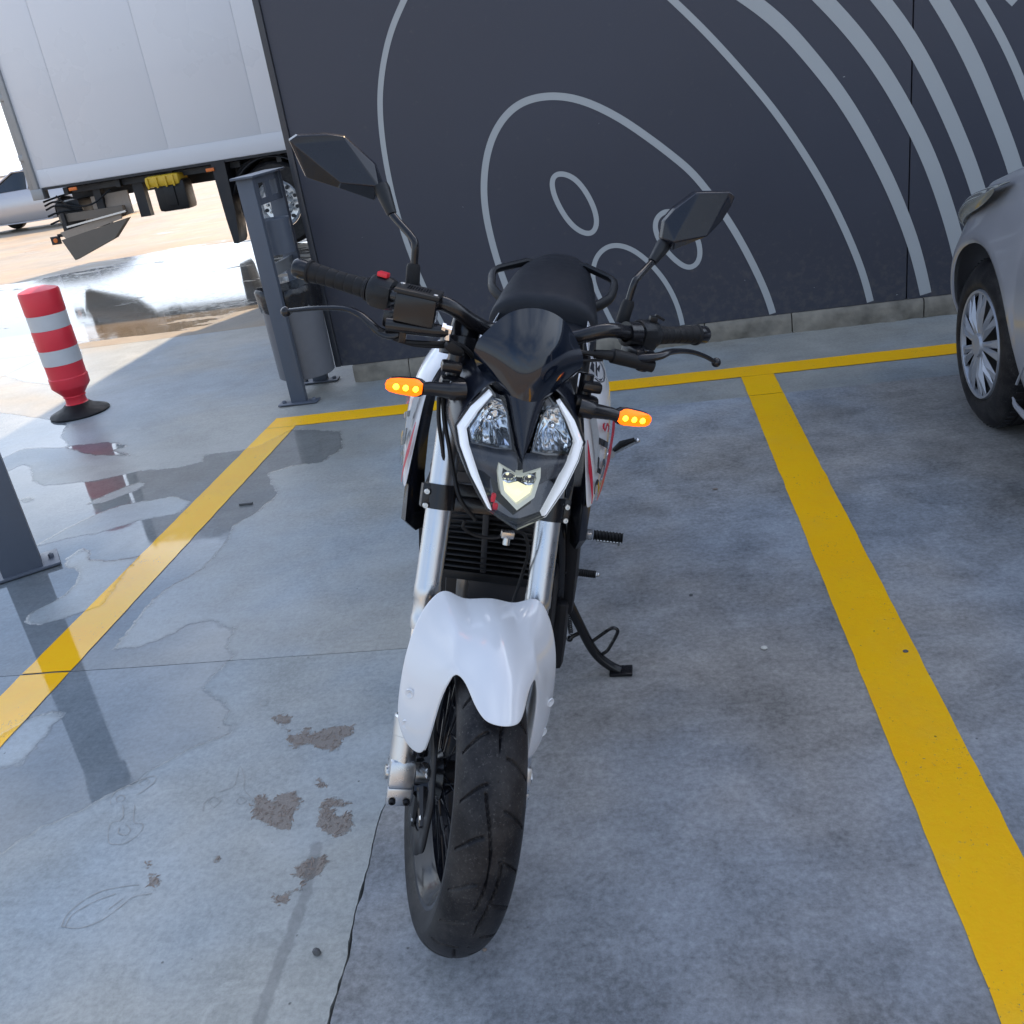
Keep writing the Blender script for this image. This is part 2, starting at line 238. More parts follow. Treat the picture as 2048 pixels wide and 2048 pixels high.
M['seat'] = mat('seat_vinyl', (0.008, 0.010, 0.015), 0.5, spec=0.35, bump=0.35, bscale=700)
M['mirrorglass'] = mat('mirror_glass', (0.9, 0.9, 0.92), 0.02, metal=1.0, var=0.0)
M['lens'] = glass('clear_lens')
M['amber'] = mat('amber_lens', (0.75, 0.14, 0.0), 0.15, emit=(1.0, 0.12, 0.0), estr=0.95, var=0.05)
M['amberled'] = mat('amber_led', (1, 0.7, 0.1), 0.3, emit=(1.0, 0.40, 0.01), estr=4.0, var=0.0)
M['beam'] = mat('lit_projector', (0.30, 0.31, 0.25), 0.12, coat=0.6, emit=(1.0, 0.97, 0.62), estr=0.42, var=0.5, scale=70)
M['beamframe'] = mat('projector_frame', (0.36, 0.38, 0.36), 0.2, coat=0.5, emit=(0.92, 1.0, 0.85), estr=0.10, var=0.1)
def tyre_mat():
    m, nt, p = new_mat('tyre_rubber'); L = nt.links.new
    tc = N(nt, 'ShaderNodeTexCoord')
    a = N(nt, 'ShaderNodeTexNoise'); a.inputs['Scale'].default_value = 14; a.inputs['Detail'].default_value = 8; a.inputs['Roughness'].default_value = 0.7
    b = N(nt, 'ShaderNodeTexNoise'); b.inputs['Scale'].default_value = 220; b.inputs['Detail'].default_value = 5; b.inputs['Roughness'].default_value = 0.8
    L(tc.outputs['Object'], a.inputs[0]); L(tc.outputs['Object'], b.inputs[0])
    r = N(nt, 'ShaderNodeValToRGB'); r.color_ramp.elements[0].position = 0.42; r.color_ramp.elements[0].color = (0.006, 0.006, 0.008, 1)
    r.color_ramp.elements[1].position = 0.72; r.color_ramp.elements[1].color = (0.040, 0.038, 0.038, 1)
    L(a.outputs[0], r.inputs[0])
    r2 = N(nt, 'ShaderNodeValToRGB'); r2.color_ramp.elements[0].position = 0.57; r2.color_ramp.elements[0].color = (0, 0, 0, 1); r2.color_ramp.elements[1].position = 0.70; r2.color_ramp.elements[1].color = (0.4, 0.4, 0.4, 1)
    L(b.outputs[0], r2.inputs[0])
    mx = N(nt, 'ShaderNodeMixRGB'); L(r2.outputs[0], mx.inputs[0]); L(r.outputs[0], mx.inputs[1]); mx.inputs[2].default_value = (0.20, 0.19, 0.18, 1)
    L(mx.outputs[0], p.inputs['Base Color']); p.inputs['Roughness'].default_value = 0.46; p.inputs['Specular IOR Level'].default_value = 0.25
    bu = N(nt, 'ShaderNodeBump'); bu.inputs['Strength'].default_value = 0.35; bu.inputs['Distance'].default_value = 0.001
    L(b.outputs[0], bu.inputs['Height']); L(bu.outputs[0], p.inputs['Normal'])
    return m
M['tyre'] = tyre_mat()
M['carpaint'] = mat('silver_car_paint', (0.50, 0.505, 0.54), 0.30, metal=0.5, coat=0.8, var=0.0, rvar=0.0)
M['carglass'] = mat('dark_car_glass', (0.02, 0.025, 0.03), 0.04, coat=0.5, var=0)
M['carlamp'] = mat('yellowed_lamp_lens', (0.26, 0.26, 0.22), 0.12, coat=1.0, var=0.2, scale=12)
M['hubcap'] = mat('silver_hubcap', (0.40, 0.42, 0.46), 0.38, metal=0.5, var=0.03)
M['tan'] = mat('lit_tan_plate', (0.42, 0.34, 0.27), 0.6, var=0.15)  # paler bumper tone, the plate's lit look put into the colour
M['truckwhite'] = mat('white_truck_panel', (0.76, 0.77, 0.80), 0.3, var=0.035, scale=1.2, coat=0.25)
M['truckgrey'] = mat('galvanised_post', (0.33, 0.34, 0.35), 0.4, metal=0.4, var=0.2, scale=8)
M['truckdark'] = mat('dark_chassis', (0.025, 0.026, 0.03), 0.55, var=0.4, scale=8)
M['orange'] = mat('orange_marker', (0.85, 0.20, 0.03), 0.3, var=0.1)
M['yellowplastic'] = mat('yellow_plastic_lid', (0.75, 0.48, 0.03), 0.4, var=0.1)
M['bumper'] = mat('dusty_steel', (0.20, 0.17, 0.14), 0.6, metal=0.3, var=0.3, scale=5)
M['binpaint'] = mat('grey_blue_powder_coat', (0.085, 0.10, 0.13), 0.42, var=0.08, bump=0.05, bscale=500)
M['bingrey'] = mat('bin_bucket_grey', (0.13, 0.135, 0.15), 0.45, var=0.1)
M['bag'] = mat('black_bin_bag', (0.012, 0.012, 0.014), 0.25, bump=0.9, bscale=60)
M['bollardred'] = mat('red_bollard_plastic', (0.72, 0.035, 0.055), 0.42, var=0.12, scale=10, bump=0.1, bscale=80)
M['reflect'] = mat('reflective_band', (0.55, 0.56, 0.57), 0.4, var=0.06, scale=20)
M['leaf'] = mat('leaf_far', (0.06, 0.09, 0.035), 0.6, var=0.4, scale=2)
M['bark'] = mat('bark', (0.09, 0.07, 0.05), 0.8)
M['stone'] = mat('pebble', (0.10, 0.10, 0.10), 0.6, var=0.4)
M['shell'] = mat('white_chip', (0.65, 0.62, 0.55), 0.5)
M['mudclod'] = mat('mud', (0.25, 0.20, 0.165), 0.7, var=0.4, scale=80)
M['dampmark'] = mat('damp_mark', (0.27, 0.27, 0.26), 0.4, var=0.3, scale=50)
M['mortar'] = mat('mortar', (0.36, 0.36, 0.35), 0.7, var=0.2, scale=40, bump=0.5, bscale=150)

# ---------------------------------------------------------------- mesh helpers
def tag(o, label=None, cat=None, group=None, kind=None):
    if label: o['label'] = label
    if cat: o['category'] = cat
    if group: o['group'] = group
    if kind: o['kind'] = kind
    return o
def empty(name, loc=(0, 0, 0), label=None, cat=None, group=None):
    o = bpy.data.objects.new(name, None); COL.objects.link(o); o.location = loc; o.empty_display_size = 0.1
    return tag(o, label, cat, group)
def catmull(pts, n=6):
    P = [Vector(p) for p in pts]
    if len(P) < 3: return P
    out = []
    for i in range(len(P)-1):
        a = P[i-1] if i else P[0]*2-P[1]; b = P[i]; c = P[i+1]; d = P[i+2] if i+2 < len(P) else P[-1]*2-P[-2]
        for k in range(n):
            t = k/n
            out.append(0.5*((2*b)+(c-a)*t+(2*a-5*b+4*c-d)*t*t+(3*b-a-3*c+d)*t**3))
    out.append(P[-1]); return out
class MB:
    def __init__(s): s.v = []; s.f = []
    def add(s, v, f):
        o = len(s.v); s.v += [Vector(p) for p in v]; s.f += [tuple(i+o for i in q) for q in f]; return s
    def box(s, c, d, rot=None, bev=0.0):
        c = Vector(c); hx, hy, hz = d[0]/2, d[1]/2, d[2]/2
        if bev > 0:
            b = min(bev, hx*.9, hy*.9, hz*.9); bm = bmesh.new(); bmesh.ops.create_cube(bm, size=1.0)
            for v in bm.verts: v.co = Vector((v.co.x*2*hx, v.co.y*2*hy, v.co.z*2*hz))
            bmesh.ops.bevel(bm, geom=bm.edges[:], offset=b, segments=2, affect='EDGES', profile=0.6)
            bm.verts.index_update(); vs = [v.co.copy() for v in bm.verts]; fs = [tuple(v.index for v in f.verts) for f in bm.faces]; bm.free()
        else:
            vs = [Vector((x*hx, y*hy, z*hz)) for x in (-1, 1) for y in (-1, 1) for z in (-1, 1)]
            fs = [(0, 1, 3, 2), (4, 6, 7, 5), (0, 4, 5, 1), (2, 3, 7, 6), (0, 2, 6, 4), (1, 5, 7, 3)]
        if rot is not None: vs = [rot @ v for v in vs]
        return s.add([v+c for v in vs], fs)
    def tube(s, pts, rad, n=12, smooth=0, cap=True, flat=1.0):
        P = catmull(pts, smooth) if smooth else [Vector(p) for p in pts]
        if hasattr(rad, '__len__'):
            rr = list(rad); m = len(P)
            rad = [rr[min(int(i*(len(rr)-1)/(m-1)), len(rr)-2)]*(1-((i*(len(rr)-1)/(m-1)) % 1 if i < m-1 else 1))+rr[min(int(i*(len(rr)-1)/(m-1)), len(rr)-2)+1]*((i*(len(rr)-1)/(m-1)) % 1 if i < m-1 else 1) for i in range(m)]
        else: rad = [rad]*len(P)
        vs = []; nrm = None
        for i, p in enumerate(P):
            t = (P[min(i+1, len(P)-1)]-P[max(i-1, 0)]).normalized()
            if nrm is None:
                a = Vector((0, 0, 1)) if abs(t.z) < 0.9 else Vector((0, 1, 0)); nrm = a.cross(t).normalized()
            else: nrm = (nrm-t*nrm.dot(t)).normalized()
            bn = t.cross(nrm)
            for k in range(n):
                a = 2*math.pi*k/n; vs.append(p+(nrm*math.cos(a)+bn*math.sin(a)*flat)*rad[i])
        fs = [(i*n+k, i*n+(k+1) % n, (i+1)*n+(k+1) % n, (i+1)*n+k) for i in range(len(P)-1) for k in range(n)]
        if cap: fs += [tuple(range(n-1, -1, -1)), tuple((len(P)-1)*n+k for k in range(n))]
        return s.add(vs, fs)
    def lathe(s, prof, c=(0, 0, 0), ax=(0, 0, 1), n=32, cap=False, a0=0.0):
        # prof: (distance along axis, radius)
        z = Vector(ax).normalized(); a = Vector((1, 0, 0)) if abs(z.x) < 0.9 else Vector((0, 1, 0)); x = a.cross(z).normalized(); y = z.cross(x); c = Vector(c)
        vs = [c+z*h+(x*math.cos(2*math.pi*k/n+a0)+y*math.sin(2*math.pi*k/n+a0))*r for h, r in prof for k in range(n)]
        fs = [(i*n+k, i*n+(k+1) % n, (i+1)*n+(k+1) % n, (i+1)*n+k) for i in range(len(prof)-1) for k in range(n)]
        if cap: fs += [tuple(range(n-1, -1, -1)), tuple((len(prof)-1)*n+k for k in range(n))]
        return s.add(vs, fs)
    def prism(s, poly, vec):
        n = len(poly); v = Vector(vec); P = [Vector(p) for p in poly]
        return s.add(P+[p+v for p in P], [tuple(range(n)), tuple(range(2*n-1, n-1, -1))]+[(k, (k+1) % n, n+(k+1) % n, n+k)[::-1] for k in range(n)])
    def grid(s, rows, close=False):
        m = len(rows[0]); vs = [p for r in rows for p in r]; e = m if close else m-1
        return s.add(vs, [(i*m+k, i*m+(k+1) % m, (i+1)*m+(k+1) % m, (i+1)*m+k) for i in range(len(rows)-1) for k in range(e)])
    def ball(s, c, r, n=12, sc_=(1, 1, 1)):
        prof = [(-math.cos(math.pi*i/n)*r*sc_[2], max(1e-4, math.sin(math.pi*i/n)*r)) for i in range(n+1)]
        o = len(s.v); s.lathe(prof, (0, 0, 0), (0, 0, 1), 2*n)
        for i in range(o, len(s.v)): s.v[i] = Vector((s.v[i].x*sc_[0], s.v[i].y*sc_[1], s.v[i].z))+Vector(c)
        return s
    def mirror(s):
        o = len(s.v); nf = len(s.f)
        s.v += [Vector((-p.x, p.y, p.z)) for p in s.v[:o]]; s.f += [tuple(i+o for i in q)[::-1] for q in s.f[:nf]]; return s
    def bolt(s, c, ax, r=0.006, h=0.005):
        ax = Vector(ax).normalized()
        s.lathe([(0, r), (h*0.7, r), (h, r*0.8), (h, r*0.45), (h*0.4, r*0.4), (h*0.4, 0.0002)], c, ax, 12); return s
    def pieces(s):
        par = list(range(len(s.v)))
        def fd(a):
            while par[a] != a: par[a] = par[par[a]]; a = par[a]
            return a
        for f in s.f:
            r = fd(f[0])
            for i in f[1:]: par[fd(i)] = r
        out = {}
        for f in s.f: out.setdefault(fd(f[0]), []).append(f)
        res = []
        for fs in out.values():
            ids = sorted({i for f in fs for i in f}); mp = {a: k for k, a in enumerate(ids)}
            b = MB(); b.v = [s.v[i] for i in ids]; b.f = [tuple(mp[i] for i in f) for f in fs]; res.append(b)
        return res
    def build(s, name, m, parent=None, xf=None, sub=0, solid=0.0, angle=38, weld=False, smooth=True):
        me = bpy.data.meshes.new(name); vs = [xf(p) for p in s.v] if xf else s.v
        me.from_pydata([tuple(p) for p in vs], [], s.f)
        bm = bmesh.new(); bm.from_mesh(me)
        if weld: bmesh.ops.remove_doubles(bm, verts=bm.verts, dist=1e-4)
        bmesh.ops.recalc_face_normals(bm, faces=bm.faces)
        for f in bm.faces: f.smooth = smooth
        if smooth and not sub:
            for e in bm.edges:
                if len(e.link_faces) == 2 and e.calc_face_angle(0) > R(angle): e.smooth = False
        bm.to_mesh(me); bm.free(); me.materials.append(m)
        o = bpy.data.objects.new(name, me); COL.objects.link(o)
        if parent is not None: o.parent = parent
        if solid:
            md = o.modifiers.new('solidify', 'SOLIDIFY'); md.thickness = solid; md.offset = -1
        if sub:
            md = o.modifiers.new('subdivision', 'SUBSURF'); md.levels = 1; md.render_levels = sub
        return o
def text_mesh(name, body, size, m, parent, mtx, shear=0.0, ext=0.0004, xs=1.0):
    cu = bpy.data.curves.new('txt', 'FONT'); cu.body = body; cu.size = size; cu.extrude = ext; cu.shear = shear; cu.offset = size*0.02
    o = bpy.data.objects.new('txt', cu); COL.objects.link(o)
    dg = bpy.context.evaluated_depsgraph_get(); me = bpy.data.meshes.new_from_object(o.evaluated_get(dg))
    bpy.data.objects.remove(o); me.transform(Matrix.Diagonal((xs, 1, 1, 1))); me.transform(mtx)
    me.materials.clear(); me.materials.append(m)
    q = bpy.data.objects.new(name, me); COL.objects.link(q); q.parent = parent; return q

# ---------------------------------------------------------------- ground
def seg_dist(P, poly, closed=True):
    A = np.array(poly, float); B = np.roll(A, -1, 0) if closed else A[1:]; A = A if closed else A[:-1]
    d = np.full(len(P), 1e9)
    for a, b in zip(A, B):
        ab = b-a; t = np.clip(((P-a)@ab)/(ab@ab+1e-12), 0, 1); q = P-a-t[:, None]*ab
        d = np.minimum(d, np.hypot(q[:, 0], q[:, 1]))
    return d
def inside(P, poly):
    A = np.array(poly, float); B = np.roll(A, -1, 0); c = np.zeros(len(P), bool)
    for a, b in zip(A, B):
        k = (a[1] > P[:, 1]) != (b[1] > P[:, 1]); x = (b[0]-a[0])*(P[:, 1]-a[1])/(b[1]-a[1]+1e-12)+a[0]
        c ^= k & (P[:, 0] < x)
    return c
def sdf(P, poly):
    d = seg_dist(P, poly); return np.where(inside(P, poly), d, -d)
def wetness(P):
    d = np.full(len(P), -1.0)
    for q in WET: d = np.maximum(d, sdf(P, q))
    for q in DRY: d = np.minimum(d, -sdf(P, q))
    return np.clip(d, -0.5, 0.5)
def mudness(P):
    d = np.full(len(P), -1.0)
    for q in MUD: d = np.maximum(d, sdf(P, q))
    st = 0.016-seg_dist(P, STREAK, False)
    return np.clip(d, -0.3, 0.3), st
def sheet(name, xs, ys, z, m, parent, attrs=True, warp=None, skirt=0.0):
    X, Y = np.meshgrid(xs, ys); P = np.stack([X.ravel(), Y.ravel()], 1)
    if warp is not None: P = warp(P)
    nx, ny = len(xs), len(ys)
    V = [(p[0], p[1], z) for p in P]
    Fc = [(j*nx+i, j*nx+i+1, (j+1)*nx+i+1, (j+1)*nx+i) for j in range(ny-1) for i in range(nx-1)]
    if skirt:
        ring = [i for i in range(nx)]+[j*nx+nx-1 for j in range(1, ny)]+[(ny-1)*nx+i for i in range(nx-2, -1, -1)]+[j*nx for j in range(ny-2, 0, -1)]
        o = len(V); V += [(V[i][0], V[i][1], z-skirt) for i in ring]; n = len(ring)
        Fc += [(ring[k], o+k, o+(k+1) % n, ring[(k+1) % n]) for k in range(n)]
    me = bpy.data.meshes.new(name); me.from_pydata(V, [], Fc)
    if attrs:
        Q = np.array(V)[:, :2]
        a = me.attributes.new('wet', 'FLOAT', 'POINT'); a.data.foreach_set('value', wetness(Q).astype(np.float32))
        mu, st = mudness(Q)
        b = me.attributes.new('mud', 'FLOAT', 'POINT'); b.data.foreach_set('value', mu.astype(np.float32))
        c_ = me.attributes.new('streak', 'FLOAT', 'POINT'); c_.data.foreach_set('value', st.astype(np.float32))
    me.materials.append(m); o = bpy.data.objects.new(name, me); COL.objects.link(o)
    if parent is not None: o.parent = parent
    return o
ar = lambda a, b, s: np.linspace(a, b, max(2, int(round((b-a)/s))+1))
gb = MB(); gb.grid([[(-400, -300, -0.05), (400, -300, -0.05)], [(-400, 900, -0.05), (400, 900, -0.05)]])
ground = gb.build('ground', M['base'], smooth=False); tag(ground, kind='structure')
XB, YA, YC = -0.637, 2.185, 4.06
def jag(t, s): return noise.noise(Vector((t*9, s, 0)))*0.005+noise.noise(Vector((t*40, s, 3)))*0.003
def xb(y): return float(np.interp(y, [p[1] for p in JOINT_B], [p[0] for p in JOINT_B]))
def warp_edges(P):
    P = P.copy()
    for i in range(len(P)):
        x, y = P[i]
        fx = max(0, 1-abs(x-XB)/0.06); fy = max(0, 1-abs(y-YA)/0.05); fc = max(0, 1-abs(y-YC)/0.05)
        if fx > 0 and y < 2.2:
            P[i, 0] = x+fx*(xb(y)-XB+jag(y, 1.3)+(-1 if x < XB else 1)*max(0.0, jag(y*1.7, 5.5))*0.7)
        if fy > 0: P[i, 1] = y+fy*(jag(x, 4.4)*0.3+(-1 if y < YA else 1)*abs(jag(x, 8.8))*0.12)
        if fc > 0: P[i, 1] += fc*jag(x, 9.1)*0.3
    return P
g2 = 0.0012
sheet('concrete_slab', ar(-4.7, XB-g2, 0.03) if 0 else np.concatenate([ar(-4.7, -1.5, 0.05)[:-1], ar(-1.5, XB-g2, 0.009)]), np.concatenate([ar(-1.5, 0.9, 0.1)[:-1], ar(0.9, YA-g2, 0.009)]), 0, M['slab_left'], ground, warp=warp_edges, skirt=0.04)
sheet('concrete_slab', ar(-4.7, XB-g2, 0.025), ar(YA+g2, 7.0, 0.025), 0, M['slab_mid'], ground, warp=warp_edges, skirt=0.04)
sheet('concrete_slab', np.concatenate([ar(XB+g2, 0.6, 0.02)[:-1], ar(0.6, 4.0, 0.2)]), np.concatenate([ar(-1.5, 0.6, 0.1)[:-1], ar(0.6, YC-g2, 0.02)]), 0, M['slab_right'], ground, warp=warp_edges, skirt=0.04)
sheet('concrete_slab', ar(XB+g2, 4.0, 0.05), ar(YC+g2, 7.0, 0.05), -0.001, M['slab_mid'], ground, warp=warp_edges, skirt=0.04)
sheet('concrete_slab', ar(-16, -4.704, 0.1), ar(-1.5, 7.0, 0.1), 0, M['slab_mid'], ground, skirt=0.04)
sheet('concrete_slab', ar(-16, 4.0, 0.08), ar(7.004, 16.0, 0.08), 0, M['slab_far'], ground, skirt=0.04)
sheet('concrete_slab', ar(-16, 4.0, 1), ar(16.004, 60.0, 2), 0, M['slab_far'], ground)
sheet('concrete_slab', ar(-200, -16.004, 20), ar(-60, 300.0, 20), 0, M['slab_far'], ground)
sheet('concrete_slab', ar(4.004, 200, 20), ar(-60, 300.0, 20), 0, M['slab_far'], ground)
sheet('concrete_slab', ar(-16, 4, 2), ar(60.004, 300.0, 20), 0, M['slab_far'], ground)
sheet('concrete_slab', ar(-16, 4, 2), ar(-60, -1.504, 2), 0, M['slab_far'], ground)
def line(x0, x1, y0, y1):
    def wp(P):
        P = P.copy()
        for i in range(len(P)):
            x, y = P[i]
            if abs(x-x0) < 1e-6 or abs(x-x1) < 1e-6: P[i, 0] += noise.noise(Vector((y*14, x, 2)))*0.0025
            if abs(y-y0) < 1e-6 or abs(y-y1) < 1e-6: P[i, 1] += noise.noise(Vector((x*14, y, 5)))*0.0025
        return P
    return sheet('painted_line', ar(x0, x1, 0.02), ar(y0, y1, 0.02), 0.0022, M['yellow'], ground, warp=wp)
line(-1.919, -1.760, -1.0, YA-0.004); line(-1.919, -1.760, YA+0.004, 4.345)
line(0.437, 0.585, -1.0, YC-0.002); line(0.437, 0.585, YC+0.002, 4.347)
line(-1.919, 3.6, 4.3495, 4.508)
0 and MB().prism([(x-0.004, y, 0.0) for x, y in JOINT_B[:3]]+[(-0.655, 1.27, 0), (-0.662, 1.18, 0), (-0.678, 1.09, 0), (-0.69, 1.0, 0)], (0, 0, 0.0025))
def strip(name, pts, wd, z, m, parent):
    P = catmull([(x, y, 0) for x, y in pts], 5); b = MB(); rows = []
    for i, p in enumerate(P):
        t = (P[min(i+1, len(P)-1)]-P[max(i-1, 0)]).normalized(); nn = Vector((-t.y, t.x, 0))
        ww = wd*(0.6+0.6*noise.noise(p*60)); rows.append([p+nn*ww+Vector((0, 0, z)), p-nn*ww+Vector((0, 0, z))])
    b.grid(rows); return b.build(name, m, parent)
for q in PRINTS: strip('footprint_mark', q, 0.0014, 0.0012, M['dampmark'], ground)
# mud clods: one relief mesh
mc = MB()
rnd = random.Random(3)
for q in MUD:
    A = np.array(q); lo, hi = A.min(0), A.max(0); k = 0; want = int(55*(hi-lo).prod()/0.006)+6
    while k < want:
        p = np.array([[rnd.uniform(lo[0], hi[0]), rnd.uniform(lo[1], hi[1])]])
        if inside(p, q)[0]:
            a = rnd.uniform(0, 6.28); x_, y_ = p[0]; l_ = rnd.uniform(0.005, 0.016); c_ = rnd.uniform(-.6, .6); mc.tube([(x_, y_, 0.0), (x_+math.cos(a)*l_*.5, y_+math.sin(a)*l_*.5, 0.0008), (x_+math.cos(a+c_)*l_, y_+math.sin(a+c_)*l_, 0.0)], [0.0006, 0.0016, 0.0006], 5, 2, flat=0.6)
        k += 1
o = mc.build('mud_clod', M['mudclod'], ground); tag(o, kind='stuff')

# ---------------------------------------------------------------- store building with the printed wall
YW = 5.05
bld = MB(); bld.box((5.2, 8.40, 2.45), (13.7, 6.55, 4.3)); bld.box((5.2, 8.35, 4.63), (13.86, 6.75, 0.10))
building = bld.build('store_building', M['wall'])
tag(building, 'dark blue grey store wall printed with pale curved lines behind the motorcycle', 'building')
def wall_panel(x0, x1):
    b = MB(); b.box(((x0+x1)/2, YW+0.03, 2.34), (x1-x0, 0.058, 4.48), bev=0.003); return b.build('wall_panel', M['wall'], building)
wall_panel(-1.690, 1.355); wall_panel(1.361, 4.40); wall_panel(4.406, 7.45); wall_panel(7.456, 12.0)
b = MB(); b.box((-1.708, YW+0.04, 2.34), (0.032, 0.10, 4.48), bev=0.004); b.build('corner_trim', M['trim'], building)
def curve_strip(pts, wd, closed=False):
    P = [Vector((x, 0, z)) for x, z in pts]
    Q = catmull(P+[P[0], P[1], P[2]], 10)[10:-10] if closed else catmull(P, 10)
    if closed: Q = Q[:len(pts)*10]+[Q[0]]
    if closed:
        Q = Q[:-1]
        for _ in range(60): Q = [Q[i]*.5+(Q[i-1]+Q[(i+1) % len(Q)])*.25 for i in range(len(Q))]
        Q = Q+[Q[0]]
    else:
        for _ in range(50): Q = [Q[0]]+[Q[i]*.5+(Q[i-1]+Q[i+1])*.25 for i in range(1, len(Q)-1)]+[Q[-1]]
    b = MB(); rows = []
    m = len(Q)
    for i, p in enumerate(Q):
        a = Q[i-1] if i else (Q[-2] if closed else Q[0]); c = Q[i+1] if i < m-1 else (Q[1] if closed else Q[-1])
        t = (c-a).normalized(); nn = Vector((-t.z, 0, t.x)); u = i/(m-1)
        k = (wd[0]+(wd[1]-wd[0])*u if hasattr(wd, '__len__') else wd)*0.86
        rows.append([p+nn*k/2+Vector((0, YW-0.0005, 0)), p-nn*k/2+Vector((0, YW-0.0005, 0))])
    # keep strips above the panel foot
    rows = [r for r in rows if min(r[0].z, r[1].z) > 0.102]
    b.grid(rows); return b.build('curved_stripe', M['stripe'], building, smooth=False)
L1 = [(0.19, 1.735), (0.03, 1.885), (-0.15, 2.02), (-0.35, 2.12), (-0.56, 2.14), (-0.75, 2.07), (-0.89, 1.95)]
curve_strip(list(reversed([(-0.981, 1.836), (-1.059, 1.739), (-1.123, 1.62), (-1.176, 1.481), (-1.203, 1.35), (-1.216, 1.214), (-1.219, 1.073), (-1.213, 0.91), (-1.191, 0.721), (-1.145, 0.494), (-1.085, 0.30), (-1.02, 0.09)]))
            + list(reversed(L1)) + [(0.297, 1.625), (0.442, 1.465), (0.584, 1.287), (0.714, 1.116), (0.829, 0.935), (0.929, 0.76), (1.015, 0.584), (1.094, 0.395), (1.148, 0.241), (1.18, 0.106), (1.19, 0.06)], (0.030, 0.040))
curve_strip([(-0.62, 0.10), (-0.66, 0.27), (-0.705, 0.46), (-0.735, 0.65), (-0.748, 0.83), (-0.731, 0.971), (-0.694, 1.097), (-0.636, 1.201), (-0.55, 1.282), (-0.454, 1.318), (-0.346, 1.32), (-0.241, 1.297), (-0.139, 1.251), (-0.022, 1.176), (0.077, 1.095), (0.168, 1.015), (0.242, 0.945), (0.317, 0.87), (0.383, 0.776), (0.474, 0.629), (0.548, 0.484), (0.607, 0.348), (0.657, 0.219), (0.686, 0.11), (0.69, 0.08)], 0.040)
curve_strip([(-0.328, 0.954), (-0.268, 0.925), (-0.22, 0.855), (-0.184, 0.765), (-0.176, 0.689), (-0.201, 0.643), (-0.243, 0.64), (-0.305, 0.685), (-0.352, 0.767), (-0.382, 0.851), (-0.387, 0.915), (-0.368, 0.95)], 0.030, True)
curve_strip([(-0.12, 0.09), (-0.15, 0.15), (-0.182, 0.24), (-0.215, 0.33), (-0.232, 0.401), (-0.224, 0.461), (-0.202, 0.518), (-0.152, 0.56), (-0.091, 0.567), (-0.019, 0.539), (0.058, 0.47), (0.132, 0.37), (0.177, 0.273), (0.202, 0.192), (0.215, 0.113), (0.217, 0.08)], 0.029)
curve_strip([(0.17, 0.704), (0.123, 0.674), (0.112, 0.625), (0.125, 0.565), (0.171, 0.485), (0.226, 0.426), (0.269, 0.398), (0.315, 0.414), (0.333, 0.464), (0.329, 0.523), (0.308, 0.584), (0.264, 0.648), (0.223, 0.686)], 0.030, True)
curve_strip([(0.22, 1.86), (0.44, 1.735), (0.639, 1.587), (0.775, 1.461), (0.887, 1.321), (1.001, 1.171), (1.101, 1.011), (1.186, 0.851), (1.274, 0.67), (1.346, 0.487), (1.402, 0.328), (1.457, 0.1), (1.46, 0.06)], (0.078, 0.064))
curve_strip([(0.66, 1.84), (0.82, 1.69), (0.964, 1.537), (1.068, 1.416), (1.166, 1.287), (1.266, 1.132), (1.351, 0.976), (1.431, 0.817), (1.495, 0.657), (1.552, 0.494), (1.61, 0.30), (1.65, 0.1), (1.66, 0.05)], 0.080)
curve_strip([(0.93, 1.83), (1.08, 1.67), (1.216, 1.498), (1.31, 1.372), (1.402, 1.221), (1.489, 1.052), (1.569, 0.88), (1.643, 0.704), (1.70, 0.54), (1.76, 0.33), (1.80, 0.05)], 0.080)
curve_strip([(1.22, 1.80), (1.35, 1.64), (1.47, 1.459), (1.558, 1.312), (1.646, 1.146), (1.728, 0.962), (1.803, 0.789), (1.88, 0.58), (1.93, 0.35), (1.97, 0.05)], 0.080)
curve_strip([(1.40, 1.78), (1.53, 1.61), (1.646, 1.432), (1.741, 1.277), (1.822, 1.12), (1.90, 0.94), (1.98, 0.72), (2.04, 0.4), (2.07, 0.05)], 0.042)
# outer top of the print above the frame
rs = random.Random(11)
for k in range(9):
    x, z = [(-0.86, 0.86), (-0.62, 0.34), (-1.42, 0.78), (-0.12, 1.16), (0.55, 0.30), (1.05, 1.2), (0.9, 0.22), (1.31, 0.13), (1.46, 0.13)][k]
    b = MB(); a = rs.uniform(-1, 1); q = [(rs.uniform(-.006, .006), rs.uniform(-.003, .003)) for _ in range(5)]; q.sort(key=lambda p: math.atan2(p[1], p[0]))
    b.prism([(x+p[0], YW-0.0002, z+p[1]) for p in q], (0, -0.0006, 0)); b.build('paint_chip', M['stripe'], building, smooth=False)
curve_strip([(-1.60, 2.9), (-1.2, 2.75), (-0.6, 2.62), (0.1, 2.45), (0.6, 2.2), (1.1, 1.9), (1.5, 1.7), (1.8, 1.4)], 0.05)
xs = [-1.63, -1.30, -0.72, -0.1, 0.33, 0.78, 1.44, 2.05, 2.9, 3.8, 5.0, 6.5, 8.0]
for i in range(len(xs)-1):
    b = MB(); x0, x1 = xs[i]+0.003, xs[i+1]-0.003; n = max(4, int((x1-x0)/0.03)); rows = []
    for k in range(n+1):
        x = x0+(x1-x0)*k/n; d = lambda s: noise.noise(Vector((x*9, s, i)))*0.012+noise.noise(Vector((x*45, s, i)))*0.007
        rows.append([(x, 5.030+d(1)*2.5, -0.01), (x, 5.028+d(2)*1.6, 0.03), (x, 5.032+d(3)*1.2, 0.07), (x, 5.040+d(4)*1.2, 0.093), (x, 5.052, 0.0985), (x, 5.20, 0.0985), (x, 5.20, -0.01)])
    b.grid(rows); b.f += [tuple(range(6, -1, -1)), tuple(n*7+k for k in range(7))]; b.build('plinth_block', M['plinth'], building, angle=60)

